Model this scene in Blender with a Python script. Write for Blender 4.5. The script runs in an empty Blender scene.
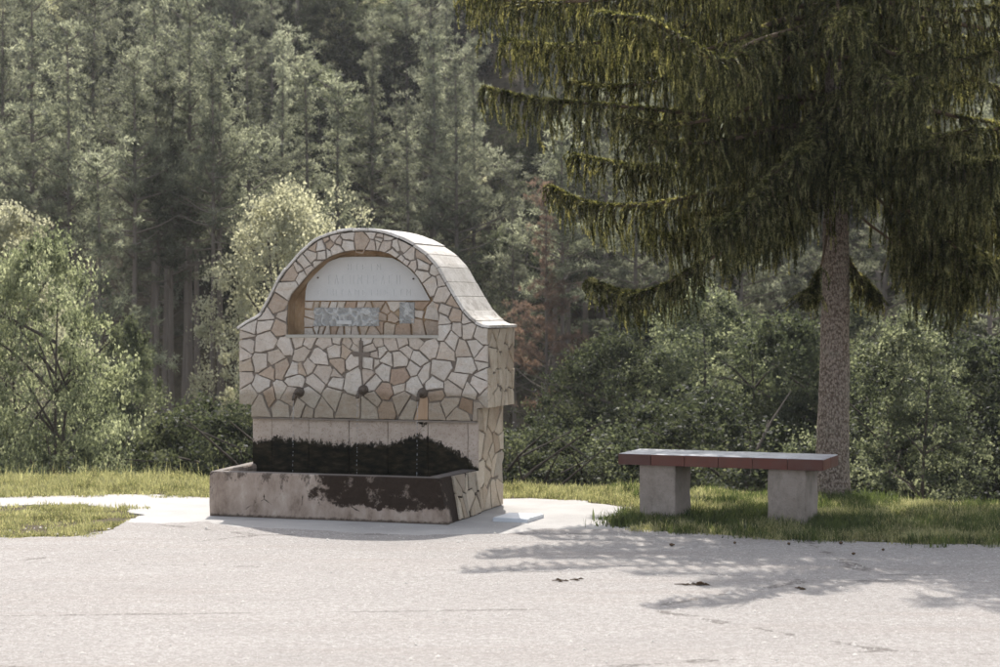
import bpy, math, random
import numpy as np
from mathutils import Vector, noise
from mathutils.geometry import tessellate_polygon

R = math.radians
random.seed(7)
rng = np.random.default_rng(7)
S = bpy.context.scene
C = S.collection

# ------------------------------------------------------------------ camera, sky, sun, exposure
EYE, FPX, HOR = 1.53, 1850.0, 310.0          # eye height, focal length and horizon in photo pixels
cam = bpy.data.cameras.new('camera')
co = bpy.data.objects.new('camera', cam)
C.objects.link(co)
co.location = (0, 0, EYE)
co.rotation_euler = (R(90), 0, 0)
cam.sensor_width = 36
cam.lens = FPX * 36 / 1000
cam.shift_y = -(333.5 - HOR) / 1000
cam.clip_end = 1500
cam.dof.use_dof = True
cam.dof.focus_distance = 13.9
cam.dof.aperture_fstop = 4.5
S.camera = co

SUN_EL, SUN_AZ = R(48), R(-2)                # sun stands behind the fountain (+Y)
w = bpy.data.worlds.new('World')
S.world = w
w.use_nodes = True
nt = w.node_tree
sky = nt.nodes.new('ShaderNodeTexSky')
sky.sky_type = 'NISHITA'
sky.sun_disc = False
sky.sun_elevation = SUN_EL
sky.sun_rotation = SUN_AZ
sky.air_density = 1.0
sky.dust_density = 2.5
bg = nt.nodes['Background']
bg.inputs['Strength'].default_value = 0.15
hs = nt.nodes.new('ShaderNodeHueSaturation')          # a milky, hazy sky
hs.inputs['Saturation'].default_value = .42
nt.links.new(sky.outputs[0], hs.inputs['Color'])
nt.links.new(hs.outputs[0], bg.inputs['Color'])
sl = bpy.data.lights.new('sun', 'SUN')
sl.energy = 3.5
sl.angle = R(0.5)
sl.color = (1, .955, .89)
so = bpy.data.objects.new('sun', sl)
C.objects.link(so)
sd = Vector((math.sin(SUN_AZ) * math.cos(SUN_EL), math.cos(SUN_AZ) * math.cos(SUN_EL), math.sin(SUN_EL)))
so.rotation_euler = sd.to_track_quat('Z', 'Y').to_euler()
so.location = (0, 30, 40)
S.view_settings.view_transform = 'Standard'
S.view_settings.look = 'None'
S.view_settings.exposure = 0.92
S.view_settings.gamma = 1
S.render.engine = 'CYCLES'
S.cycles.use_denoising = True
S.cycles.max_bounces = 7
S.cycles.diffuse_bounces = 3
S.cycles.transmission_bounces = 4
S.cycles.transparent_max_bounces = 6
S.cycles.volume_bounces = 0
S.cycles.use_adaptive_sampling = True
S.cycles.adaptive_threshold = 0.02


# ------------------------------------------------------------------ helpers
def P(u, v, Y):
    """photo pixel at a depth -> world point (used to survey the real positions)"""
    return Vector(((u - 500) * Y / FPX, Y, EYE - (v - HOR) * Y / FPX))


def G(u, v):
    Y = FPX * EYE / (v - HOR)
    return ((u - 500) * Y / FPX, Y)


def lin(c):
    return tuple(x / 12.92 if x <= .04045 else ((x + .055) / 1.055) ** 2.4 for x in c)


def link(name, me, parent=None, m=None, loc=None, kind=None, smooth=False):
    o = bpy.data.objects.new(name, me)
    C.objects.link(o)
    if parent: o.parent = parent
    if m and me is not None and not me.materials: me.materials.append(m)
    if loc is not None: o.location = loc
    if kind: o['kind'] = kind
    if smooth and me is not None: me.polygons.foreach_set('use_smooth', [True] * len(me.polygons))
    return o


def tag(o, label, cat, group=None):
    o['label'] = label
    o['category'] = cat
    if group: o['group'] = group
    return o


def thing(name, loc, rz, label, cat, group=None):
    o = link(name, None, loc=loc)
    o.rotation_euler = (0, 0, rz)
    return tag(o, label, cat, group)


def pymesh(name, vs, fs):
    me = bpy.data.meshes.new(name)
    me.from_pydata([tuple(v) for v in vs], [], fs)
    me.update()
    return me


def npmesh(name, V, F):
    """V (n,3); F (m,3) or (m,4)"""
    me = bpy.data.meshes.new(name)
    n, k = len(F), F.shape[1]
    me.vertices.add(len(V)); me.vertices.foreach_set('co', np.ascontiguousarray(V, dtype=np.float32).ravel())
    me.loops.add(n * k); me.loops.foreach_set('vertex_index', np.ascontiguousarray(F, dtype=np.int32).ravel())
    me.polygons.add(n)
    me.polygons.foreach_set('loop_start', np.arange(n, dtype=np.int32) * k)
    me.update(calc_edges=True)
    return me


def box(vs, fs, x0, x1, y0, y1, z0, z1):
    b = len(vs)
    vs += [(x0, y0, z0), (x1, y0, z0), (x1, y1, z0), (x0, y1, z0), (x0, y0, z1), (x1, y0, z1), (x1, y1, z1), (x0, y1, z1)]
    fs += [[b + i for i in f] for f in ((0, 3, 2, 1), (4, 5, 6, 7), (0, 1, 5, 4), (1, 2, 6, 5), (2, 3, 7, 6), (3, 0, 4, 7))]


def soft_box(x0, x1, y0, y1, z0, z1, b, seg=0.05, amp=0.0, seed=0.0):
    """a box with rounded edges and a slightly uneven surface"""
    import bmesh
    bm = bmesh.new()
    bmesh.ops.create_cube(bm, size=1)
    for v in bm.verts:
        v.co = Vector(((x0 + x1) / 2 + v.co.x * (x1 - x0), (y0 + y1) / 2 + v.co.y * (y1 - y0), (z0 + z1) / 2 + v.co.z * (z1 - z0)))
    if b: bmesh.ops.bevel(bm, geom=bm.edges[:], offset=b, segments=2, affect='EDGES')
    if amp:
        for _ in range(6):
            long = [e for e in bm.edges if e.calc_length() > seg]
            if not long: break
            bmesh.ops.subdivide_edges(bm, edges=long, cuts=1, use_grid_fill=True)
        bmesh.ops.triangulate(bm, faces=[f for f in bm.faces if len(f.verts) > 4])
        for v in bm.verts:
            p = v.co * 9 + Vector((seed, seed * 2, 0))
            v.co += noise.noise_vector(p) * amp + noise.noise_vector(v.co * 31) * amp * .4
    me = bpy.data.meshes.new('soft_box')
    bm.to_mesh(me); bm.free()
    return me


def tubes(lines, sides=6):
    """lines: list of (points (n,3), radii (n,)) -> V, F quads"""
    VV, FF, base = [], [], 0
    ang = np.arange(sides) * 2 * math.pi / sides
    for pts, rad in lines:
        pts = np.asarray(pts, float); rad = np.asarray(rad, float)
        n = len(pts)
        t = np.gradient(pts, axis=0)
        t /= np.linalg.norm(t, axis=1)[:, None] + 1e-9
        ref = np.where(np.abs(t[:, 2:3]) > .9, np.array([[1., 0, 0]]), np.array([[0., 0, 1]]))
        a = np.cross(t, ref); a /= np.linalg.norm(a, axis=1)[:, None] + 1e-9
        b = np.cross(t, a)
        ring = pts[:, None, :] + rad[:, None, None] * (a[:, None, :] * np.cos(ang)[None, :, None] + b[:, None, :] * np.sin(ang)[None, :, None])
        VV.append(ring.reshape(-1, 3))
        i = np.arange(n - 1)[:, None] * sides + np.arange(sides)[None, :]
        j = np.arange(n - 1)[:, None] * sides + (np.arange(sides)[None, :] + 1) % sides
        FF.append((np.stack([i, j, j + sides, i + sides], -1).reshape(-1, 4)) + base)
        base += n * sides
    return np.concatenate(VV), np.concatenate(FF)


# ------------------------------------------------------------------ materials
class M:
    def __init__(s, name, rough=.85, spec=.3):
        s.m = bpy.data.materials.new(name)
        s.m.use_nodes = True
        s.t = s.m.node_tree
        s.b = s.t.nodes['Principled BSDF']
        s.b.inputs['Roughness'].default_value = rough
        s.b.inputs['Specular IOR Level'].default_value = spec
        s.vec = None
        s.height = None

    def n(s, typ, **kw):
        x = s.t.nodes.new(typ)
        for k, v in kw.items(): setattr(x, k, v)
        return x

    def l(s, a, b): s.t.links.new(a, b)

    def world(s):
        if not s.vec: s.vec = s.n('ShaderNodeNewGeometry').outputs['Position']
        return s.vec

    def obj(s):
        s.vec = s.n('ShaderNodeTexCoord').outputs['Object']
        return s.vec

    def scaled(s, sc, off=None):
        mp = s.n('ShaderNodeMapping')
        mp.inputs['Scale'].default_value = sc
        if off: mp.inputs['Location'].default_value = off
        s.l(s.world(), mp.inputs['Vector'])
        return mp.outputs[0]

    def noise(s, scale, detail=4, rough=.6, sc=None, off=None, dist=0):
        x = s.n('ShaderNodeTexNoise')
        x.inputs['Scale'].default_value = scale
        x.inputs['Detail'].default_value = detail
        x.inputs['Roughness'].default_value = rough
        x.inputs['Distortion'].default_value = dist
        s.l(s.scaled(sc or (1, 1, 1), off), x.inputs['Vector'])
        return x.outputs[0]

    def voro(s, scale, sc=None, feature='F1'):
        x = s.n('ShaderNodeTexVoronoi', feature=feature)
        x.inputs['Scale'].default_value = scale
        s.l(s.scaled(sc or (1, 1, 1)), x.inputs['Vector'])
        return x.outputs['Distance']

    def ramp(s, fac, stops, interp='LINEAR'):
        x = s.n('ShaderNodeValToRGB')
        x.color_ramp.interpolation = interp
        e = x.color_ramp.elements
        while len(e) < len(stops): e.new(.5)
        for q, (p, c) in zip(e, stops):
            q.position = p
            q.color = (*c, 1) if isinstance(c, tuple) else (c, c, c, 1)
        s.l(fac, x.inputs[0])
        return x.outputs[0]

    def mix(s, fac, a, b, mode='MIX'):
        x = s.n('ShaderNodeMix', data_type='RGBA', blend_type=mode)
        for k, val in ((0, fac), (6, a), (7, b)):
            if isinstance(val, (int, float)): x.inputs[k].default_value = val
            elif isinstance(val, tuple): x.inputs[k].default_value = (*val, 1)
            else: s.l(val, x.inputs[k])
        return x.outputs[2]

    def math(s, op, a, b=None, clamp=False):
        x = s.n('ShaderNodeMath', operation=op, use_clamp=clamp)
        for k, val in ((0, a), (1, b)):
            if val is None: continue
            if isinstance(val, (int, float)): x.inputs[k].default_value = val
            else: s.l(val, x.inputs[k])
        return x.outputs[0]

    def xyz(s):
        x = s.n('ShaderNodeSeparateXYZ')
        s.l(s.world(), x.inputs[0])
        return x.outputs

    def color(s, c):
        if isinstance(c, tuple): s.b.inputs['Base Color'].default_value = (*c, 1)
        else: s.l(c, s.b.inputs['Base Color'])
        return s

    def bump(s, h, dist=.004, strength=1):
        x = s.n('ShaderNodeBump')
        x.inputs['Distance'].default_value = dist
        x.inputs['Strength'].default_value = strength
        s.l(h, x.inputs['Height'])
        s.l(x.outputs[0], s.b.inputs['Normal'])
        return s

    def leafy(s, col, trans, amount=.5):
        """thin leaf: the light of the sky and sun also comes through"""
        s.color(col)
        tr = s.n('ShaderNodeBsdfTranslucent')
        if isinstance(trans, tuple): tr.inputs[0].default_value = (*trans, 1)
        else: s.l(trans, tr.inputs[0])
        mx = s.n('ShaderNodeMixShader')
        mx.inputs[0].default_value = amount
        s.l(s.b.outputs[0], mx.inputs[1]); s.l(tr.outputs[0], mx.inputs[2])
        s.l(mx.outputs[0], s.t.nodes['Material Output'].inputs['Surface'])
        return s


def rnd(mm):
    return mm.n('ShaderNodeObjectInfo').outputs['Random']


def stone_mat(name, stops, damp=True):
    a = M(name, .8, .3)
    base = a.ramp(rnd(a), stops)
    g = a.noise(14, 6, .7)
    base = a.mix(a.ramp(g, [(.3, 0.0), (.75, 1.0)]), base, a.mix(1.0, base, (.78, .73, .67), 'MULTIPLY'))
    v = a.noise(5, 3, .6, sc=(1, 1, 4), dist=1.5)
    base = a.mix(a.math('MULTIPLY', a.ramp(v, [(.54, 0.0), (.7, 1.0)]), .30), base, (.48, .34, .23))
    sp = a.noise(160, 2, .5)
    base = a.mix(a.ramp(sp, [(.6, 0.0), (.72, .5)]), base, (.16, .13, .10))
    if damp:   # the damp, algae-grey band round and below the spouts
        z = a.xyz()[2]
        d = a.math('ADD', z, a.math('MULTIPLY', a.noise(3, 4, .6, sc=(1, 1, .5)), .16))
        wet = a.ramp(d, [(.96, 1.0), (1.01, 0.0)])
        base = a.mix(a.math('MULTIPLY', wet, .8), base, a.mix(1.0, base, (.60, .57, .50), 'MULTIPLY'))
    a.color(base)
    a.bump(a.math('ADD', a.noise(45, 6, .7), a.math('MULTIPLY', a.noise(13, 5, .65), 2.2)), .012, 1)
    return a.m


STONES = [
    stone_mat('stone_pale', [(0, (.62, .56, .49)), (.22, (.69, .65, .60)), (.42, (.56, .49, .42)), (.58, (.69, .63, .57)), (.76, (.54, .465, .40)), (.88, (.66, .62, .57)), (1, (.63, .55, .47))]),
    stone_mat('stone_warm', [(0, (.55, .47, .38)), (.5, (.56, .45, .36)), (1, (.46, .38, .31))]),
    stone_mat('stone_brown', [(0, (.44, .33, .25)), (.5, (.48, .36, .27)), (1, (.40, .31, .26))]),
]
SIDE = [
    stone_mat('side_stone_ochre', [(0, (.56, .48, .38)), (.5, (.66, .58, .47)), (1, (.52, .44, .34))], False),
    stone_mat('side_stone_brown', [(0, (.50, .41, .31)), (.5, (.56, .48, .38)), (1, (.44, .35, .26))], False),
]

a = M('mortar', .95, .1)
a.color(a.mix(a.noise(7, 4), (.13, .105, .085), (.33, .285, .24)))
a.bump(a.noise(60, 4, .7), .006)
MORTAR = a.m

a = M('niche_render', .9, .15)
g = a.noise(9, 5, .65, sc=(1, 1, .5))
a.color(a.ramp(g, [(.25, (.17, .11, .07)), (.5, (.33, .23, .14)), (.8, (.46, .37, .27))]))
a.bump(a.noise(35, 4), .008)
NICHE = a.m

a = M('coping_slab', .75, .3)
g = a.noise(6, 6, .65)
base = a.ramp(g, [(.3, (.50, .46, .41)), (.6, (.68, .645, .60))])
st = a.noise(5.5, 5, .7, sc=(1.4, .8, 1.4), off=(3.1, 1.7, .4))
z = a.xyz()[2]
low = a.ramp(z, [(1.42 / 3, 1.0), (1.8 / 3, 0.0)])
zz = a.math('DIVIDE', z, 3.0)
low = a.ramp(zz, [(.44, .8), (.60, 0.0)])
base = a.mix(a.math('MULTIPLY', a.ramp(st, [(.5, 0.0), (.58, 1.0)]), low), base, (.22, .18, .14))
base = a.mix(a.ramp(a.noise(26, 6, .75), [(.5, 0.0), (.72, .7)]), base, (.30, .26, .21))
a.color(base)
a.bump(a.noise(28, 6, .7), .014)
COPING = a.m

# lower wall of the fountain: pinkish slabs, black algae with a ragged top edge where the water splashes
a = M('splashed_slab', .7, .12)
a.obj()
base = a.ramp(a.noise(9, 6, .7), [(.25, (.36, .29, .235)), (.6, (.50, .42, .355)), (.8, (.56, .49, .42))])
base = a.mix(a.ramp(a.noise(70, 3, .6), [(.56, 0.0), (.66, .55)]), base, (.24, .17, .12))
x, y, z = a.xyz()
edge = a.ramp(a.math('DIVIDE', a.math('ADD', x, 1.907), 1.873),
              [(0, .50), (.12, .535), (.35, .50), (.60, .50), (.735, .575), (.83, .525), (.93, .44), (1, .325)])
zz = a.math('ADD', z, a.math('MULTIPLY', a.math('SUBTRACT', a.noise(22, 6, .75, sc=(1.3, 1, .8)), .5), .20))
zz = a.math('ADD', zz, a.math('MULTIPLY', a.math('SUBTRACT', a.noise(75, 3, .6), .5), .045))
zz = a.math('ADD', zz, a.math('MULTIPLY', a.math('SUBTRACT', a.noise(38, 4, .6, sc=(1, 1, .12)), .5), .05))
dark = a.ramp(a.math('ADD', a.math('SUBTRACT', edge, zz), .5), [(.488, 0.0), (.502, .85), (.52, 1.0)])
# streak under the right-hand spout and blots on the ledge
sx = a.math('ABSOLUTE', a.math('ADD', x, .49))
blot = a.ramp(a.math('ADD', a.math('ADD', a.math('MULTIPLY', sx, 2.2), a.math('SUBTRACT', .70, z)), a.math('MULTIPLY', a.noise(30, 4, .7), .35)), [(.25, 1.0), (.29, 0.0)])
dark = a.math('MAXIMUM', dark, blot)
alg = a.ramp(a.noise(12, 5, .6, sc=(1, 1, 2.5)), [(.35, (.008, .007, .005)), (.55, (.022, .018, .010)), (.75, (.055, .042, .024))])
a.color(a.mix(dark, base, alg))
a.l(a.math('SUBTRACT', .85, a.math('MULTIPLY', dark, .2)), a.b.inputs['Roughness'])
a.bump(a.math('ADD', a.noise(60, 5, .7), a.math('MULTIPLY', dark, .3)), .006)
SPLASH = a.m

a = M('basin_render', .8, .15)
a.obj()
x, y, z = a.xyz()
base = a.ramp(a.noise(7, 6, .7, sc=(1, 1, .5)), [(.3, (.15, .11, .085)), (.45, (.30, .235, .19)), (.6, (.40, .325, .27)), (.75, (.50, .43, .37))])
n1 = a.noise(7, 6, .72)
n2 = a.noise(24, 5, .7)
nn = a.math('ADD', a.math('MULTIPLY', n1, .7), a.math('MULTIPLY', n2, .3))
rightm = a.ramp(a.math('DIVIDE', a.math('ADD', x, 2.0), 2.0), [(.40, 0.0), (.56, .36), (.97, .40), (1.0, .25)])
highm = a.ramp(z, [(.05, 0.0), (.10, .6), (.14, 1.0)])
dk = a.ramp(a.math('ADD', nn, a.math('MULTIPLY', rightm, highm)), [(.68, 0.0), (.75, 1.0)])
topm = a.ramp(z, [(.18, 0.0), (.30, .14)])
n3 = a.noise(6, 7, .75, sc=(1.2, 1, .55), off=(2.2, 0, 1.1))
dk2 = a.ramp(a.math('ADD', n3, topm), [(.61, 0.0), (.67, .9)])
crk = a.ramp(a.math('ADD', a.voro(2.3, sc=(1, 1, .8), feature='DISTANCE_TO_EDGE'), a.math('MULTIPLY', a.noise(9, 5, .7), .10)), [(.042, 1.0), (.048, 0.0)])
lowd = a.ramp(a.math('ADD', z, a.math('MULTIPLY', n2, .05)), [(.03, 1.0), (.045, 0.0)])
top_face = a.ramp(z, [(.3215, 0.0), (.3225, 1.0)])
dk = a.math('MULTIPLY', dk, a.ramp(a.noise(8, 6, .7, off=(9, 3, 1)), [(.58, 1.0), (.66, .45)]))
sidem = a.math('MULTIPLY', a.ramp(a.math('ADD', y, a.math('MULTIPLY', n2, .12)), [(.14, 0.0), (.19, 1.0)]), a.ramp(a.math('DIVIDE', a.math('ADD', x, 2.0), 2.0), [(.948, 0.0), (.954, 1.0)]))
dk = a.math('MAXIMUM', dk, sidem)
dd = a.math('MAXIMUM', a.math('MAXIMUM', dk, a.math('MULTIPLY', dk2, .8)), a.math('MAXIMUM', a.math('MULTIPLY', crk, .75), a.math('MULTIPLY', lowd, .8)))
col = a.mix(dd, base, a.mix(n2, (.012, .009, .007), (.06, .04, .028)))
a.color(a.mix(a.math('MULTIPLY', top_face, .8), col, (.17, .15, .135)))
a.bump(a.math('ADD', a.math('MULTIPLY', a.noise(50, 5, .7), 1), a.math('MULTIPLY', crk, -1.5)), .006)
BASIN = a.m

a = M('basin_water', .06, .5)
a.color((.012, .011, .009))
a.b.inputs['IOR'].default_value = 1.33
a.bump(a.noise(30, 3, .5), .004, .5)
WATER = a.m

a = M('plaque_marble', .5, .4)
a.color(a.mix(a.noise(5, 5, .7), (.46, .46, .45), (.60, .595, .58)))
a.bump(a.noise(50, 3), .001)
PLAQUE = a.m
a = M('worn_letter', .7, .2); a.color((.555, .555, .545)); LETTER = a.m
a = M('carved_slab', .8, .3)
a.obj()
a.color(a.mix(a.ramp(a.math('MULTIPLY', a.math('SUBTRACT', a.xyz()[1], .855), 25.0), [(.25, 0.0), (.66, .6)]), a.mix(a.noise(40, 4, .6), (.42, .42, .41), (.62, .62, .60)), (.16, .155, .145)))  # grooves darken with depth: their shade is put into the colour
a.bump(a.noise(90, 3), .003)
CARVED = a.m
a = M('old_iron', .6, .5); a.color(a.mix(a.noise(60, 4), (.045, .037, .03), (.15, .115, .085))); a.bump(a.noise(120, 3), .003); IRON = a.m
a = M('iron_cross', .8, .3); a.color(a.mix(a.noise(50, 4), (.10, .08, .065), (.22, .18, .15))); a.bump(a.noise(120, 3), .003); CROSSM = a.m
a = M('rust', .8, .2); a.color(a.mix(a.noise(25, 4, .6, sc=(1, 1, .3)), (.33, .20, .11), (.47, .36, .26))); a.bump(a.noise(120, 3), .003); RUST = a.m
a = M('falling_water', .02, .5); a.b.inputs['Transmission Weight'].default_value = 1; a.b.inputs['IOR'].default_value = 1.33; a.color((.95, .97, 1)); a.b.inputs['Transmission Weight'].default_value = .7; a.b.inputs['Roughness'].default_value = .15; DROP = a.m
a = M('lime_moulding', .8, .3); a.color(a.mix(a.noise(20, 4), (.33, .31, .27), (.50, .47, .42))); a.bump(a.noise(60, 3), .003); LEDGE = a.m

# bench
a = M('bench_concrete', .9, .2)
a.obj()
base = a.ramp(a.noise(6, 6, .7), [(.25, (.25, .21, .18)), (.7, (.38, .325, .285))])
base = a.mix(a.ramp(a.noise(80, 3, .6), [(.60, 0.0), (.7, .5)]), base, (.16, .13, .11))
base = a.mix(a.ramp(a.noise(5, 6, .75, sc=(1, 1, .5), off=(4, 1, 2)), [(.5, 0.0), (.7, .6)]), base, (.13, .115, .09))
a.color(base); a.bump(a.noise(55, 6, .7), .005)
BCONC = a.m
a = M('red_tile', .5, .3)
base = a.ramp(rnd(a), [(0, (.115, .040, .029)), (.5, (.155, .052, .035)), (1, (.08, .036, .029))])
base = a.mix(a.ramp(a.noise(9, 6, .7), [(.45, 0.0), (.75, .55)]), base, (.10, .065, .055))
a.color(base); a.bump(a.noise(14, 4, .5), .004)
REDT = a.m
a = M('glare_top_tile', .3, .6)
base = a.mix(a.ramp(a.noise(9, 6, .7), [(.35, 0.0), (.65, 1.0)]), (.30, .29, .31), (.62, .62, .65))  # pale bluish mottle: sky and sun glare put into the base colour
a.color(base); a.bump(a.noise(16, 4, .5), .003)
TOPT = a.m

# ground
a = M('asphalt_surface', .9, .2)
base = a.ramp(a.noise(.9, 6, .6, sc=(1, 1.6, 1)), [(.3, (.345, .327, .308)), (.7, (.425, .403, .380))])
base = a.mix(a.ramp(a.noise(1.1, 5, .7, sc=(.35, 3, 1), off=(5, 2, 0)), [(.5, 0.0), (.72, .6)]), base, (.31, .262, .23))
base = a.mix(a.ramp(a.noise(85, 3, .7), [(.42, 0.0), (.62, .75)]), base, (.20, .18, .168))
base = a.mix(a.ramp(a.noise(24, 4, .8), [(.44, 0.0), (.60, .75)]), base, (.235, .21, .195))
ck = a.math('ADD', a.voro(.42, sc=(.45, 1.5, 1), feature='DISTANCE_TO_EDGE'), a.math('MULTIPLY', a.noise(2.5, 6, .75), .12))
base = a.mix(a.ramp(ck, [(.052, 0.0), (.055, .8), (.058, .8), (.063, 0.0)]), base, (.10, .085, .075))
base = a.mix(a.ramp(a.voro(60), [(.0, .35), (.3, 0.0)]), base, (.70, .67, .64))
base = a.mix(a.ramp(a.voro(4.3), [(.018, .9), (.03, 0.0)]), base, (.10, .08, .07))
a.color(base)
a.bump(a.math('ADD', a.noise(90, 4, .7), a.math('MULTIPLY', a.noise(7, 5), 1.2)), .009, .9)
ASPH = a.m
a = M('concrete_apron', .88, .25)
base = a.ramp(a.noise(1.8, 6, .65), [(.3, (.31, .295, .28)), (.55, (.385, .368, .35)), (.8, (.43, .41, .395))])
base = a.mix(a.ramp(a.noise(100, 3, .7), [(.5, 0.0), (.7, .4)]), base, (.36, .33, .30))
a.color(base); a.bump(a.noise(50, 4, .7), .005)
APRON = a.m
a = M('soil', .97, .1)
base = a.ramp(a.noise(3, 6, .7), [(.3, (.055, .045, .03)), (.55, (.11, .09, .06)), (.8, (.09, .10, .045))])
a.color(base); a.bump(a.noise(20, 6, .7), .03)
SOIL = a.m
a = M('pale_marble_slab', .4, .5); a.color(a.mix(a.noise(9, 5), (.50, .52, .55), (.66, .68, .71))); a.bump(a.noise(40, 3), .002); SLABM = a.m
a = M('debris', .9, .1); a.color(a.mix(a.noise(40, 3), (.035, .022, .015), (.13, .085, .05))); DEBRIS = a.m
a = M('pebble', .9, .2); a.color(a.ramp(rnd(a), [(0, (.5, .47, .44)), (1, (.25, .22, .2))])); PEBBLE = a.m

a = M('grass_blade', .55, .35)
c = a.ramp(a.noise(3.5, 4, .7), [(.25, (.045, .053, .025)), (.45, (.15, .158, .080)), (.7, (.38, .37, .245))])
c = a.mix(a.ramp(a.noise(60, 2), [(.48, 0.0), (.65, .8)]), c, (.48, .42, .28))
a.leafy(c, a.mix(1.0, c, (1.5, 1.5, 1.0), 'MULTIPLY'), .5)
GRASS = a.m
a = M('weed_leaf', .5, .4)
c = a.mix(a.ramp(a.noise(7, 4, .7), [(.35, 0.0), (.65, 1.0)]), (.028, .042, .018), (.12, .145, .06))
a.leafy(c, a.mix(1.0, c, (1.6, 1.6, 1.0), 'MULTIPLY'), .5)
WEED = a.m


def foliage_mat(name, lo, mid, hi, k=.6, tmul=(1.6, 1.57, 1.25), scale=.8):
    a = M(name, .6, .3)
    n_ = a.noise(scale, 4, .65)
    f = a.noise(5, 3, .7)
    c = a.ramp(a.math('ADD', a.math('MULTIPLY', n_, .5), a.math('MULTIPLY', f, .5)), [(.36, lo), (.5, mid), (.64, hi)])
    tone = a.ramp(rnd(a), [(0, .6), (.5, 1.0), (1, 1.45)])
    c = a.mix(1.0, c, tone, 'MULTIPLY')
    a.leafy(c, a.mix(1.0, c, tmul, 'MULTIPLY'), k)
    return a.m


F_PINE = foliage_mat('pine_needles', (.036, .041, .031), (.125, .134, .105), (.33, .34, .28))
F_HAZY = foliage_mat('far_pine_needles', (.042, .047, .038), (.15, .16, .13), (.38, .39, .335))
F_LEAF = foliage_mat('broad_leaves', (.024, .030, .019), (.075, .086, .054), (.24, .252, .175))
F_FRESH = foliage_mat('fresh_leaves', (.034, .041, .026), (.11, .125, .078), (.34, .355, .25))
F_PALE = foliage_mat('pale_blossom_leaves', (.24, .24, .18), (.46, .455, .36), (.70, .69, .58))
F_DARK = foliage_mat('undergrowth_leaves', (.015, .019, .012), (.036, .043, .026), (.10, .108, .066))
F_DEAD = foliage_mat('dead_needles', (.08, .068, .055), (.145, .12, .10), (.23, .19, .16), tmul=(1.5, 1.2, 1.0))
a = M('spruce_needles', .55, .3)
c = a.ramp(a.math('ADD', a.math('MULTIPLY', a.noise(20, 2, .5, sc=(1, 1, .35)), .65), a.math('MULTIPLY', a.noise(60, 2, .5), .35)), [(.36, (.018, .022, .010)), (.5, (.070, .075, .032)), (.62, (.34, .33, .19))])
c = a.mix(a.ramp(a.noise(2.2, 3, .6), [(.35, 0.0), (.65, .6)]), c, a.mix(1.0, c, (.65, .70, .60), 'MULTIPLY'))
a.leafy(c, a.mix(1.0, c, (1.9, 1.75, 1.0), 'MULTIPLY'), .5)
F_SPRUCE = a.m

a = M('pine_bark', .95, .1)
a.color(a.mix(a.noise(3, 5, .7, sc=(1, 1, .3)), (.10, .085, .072), (.27, .23, .195)))
BARK = a.m
a = M('dark_bark', .95, .1); a.color(a.mix(a.noise(3, 5, .7, sc=(1, 1, .3)), (.05, .042, .036), (.13, .11, .09))); DBARK = a.m
a = M('spruce_bark', .95, .15)
v1 = a.voro(70, sc=(1, 1, .6)); v2 = a.voro(90, sc=(1, 1, .6))
col = a.ramp(v1, [(.1, (.43, .36, .30)), (.5, (.33, .27, .225)), (.8, (.16, .12, .095))])
col = a.mix(a.ramp(a.noise(40, 4, .7), [(.5, 0.0), (.6, .75)]), col, (.10, .075, .06))
col = a.mix(a.ramp(a.noise(4, 4, .7), [(.55, 0.0), (.7, .5)]), col, (.30, .29, .23))
a.color(col)
a.bump(a.math('SUBTRACT', a.noise(70, 4, .7), a.math('MULTIPLY', v1, 1.5)), .012)
SBARK = a.m
a = M('spruce_twig', .9, .15); a.color(a.mix(a.noise(30, 3), (.08, .055, .038), (.20, .145, .10))); TWIG = a.m

# ------------------------------------------------------------------ terrain
def smooth(a_, b_, x):
    t = np.clip((x - a_) / (b_ - a_), 0, 1)
    return t * t * (3 - 2 * t)


def edge_y(X):      # where the terrace ends and the bank drops away
    return 16.55 - .32 * np.clip(X + 3, 0, 9) + .25 * np.sin(X * 1.3)


def hill_z(X, Y):
    X = np.asarray(X, float); Y = np.asarray(Y, float)
    e = edge_y(X)
    z = -4.3 * smooth(e, e + 9, Y)
    up = np.clip(Y - 46 + .05 * X, 0, None)
    z = z + np.where(up < 12, up * up * .5 / 12 * .62, 3.72 + 38 * (1 - np.exp(-(up - 12) * .62 / 38)))
    z = z + (np.sin(X * .11 + 1) * np.cos(Y * .07) * 1.4) * smooth(40, 70, Y)
    return z


def bed_h(X, Y):
    return 0.0


xs = np.concatenate([np.linspace(-600, -60, 28), np.linspace(-56, -10, 24), np.linspace(-9, 9, 61), np.linspace(10, 56, 24), np.linspace(60, 600, 28)])
ys = np.concatenate([np.linspace(-300, -20, 16), np.linspace(-15, 9, 9), np.linspace(10, 30, 61), np.linspace(31, 130, 67), np.linspace(136, 420, 26)])
XX, YY = np.meshgrid(xs, ys)
ZZ = hill_z(XX, YY)
V = np.stack([XX, YY, ZZ - .012], -1).reshape(-1, 3)
nx, ny = len(xs), len(ys)
i = (np.arange(ny - 1)[:, None] * nx + np.arange(nx - 1)[None, :]).ravel()
F = np.stack([i, i + 1, i + nx + 1, i + nx], -1)
g = link('ground', npmesh('ground', V, F), m=SOIL, kind='structure', smooth=True)


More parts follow.
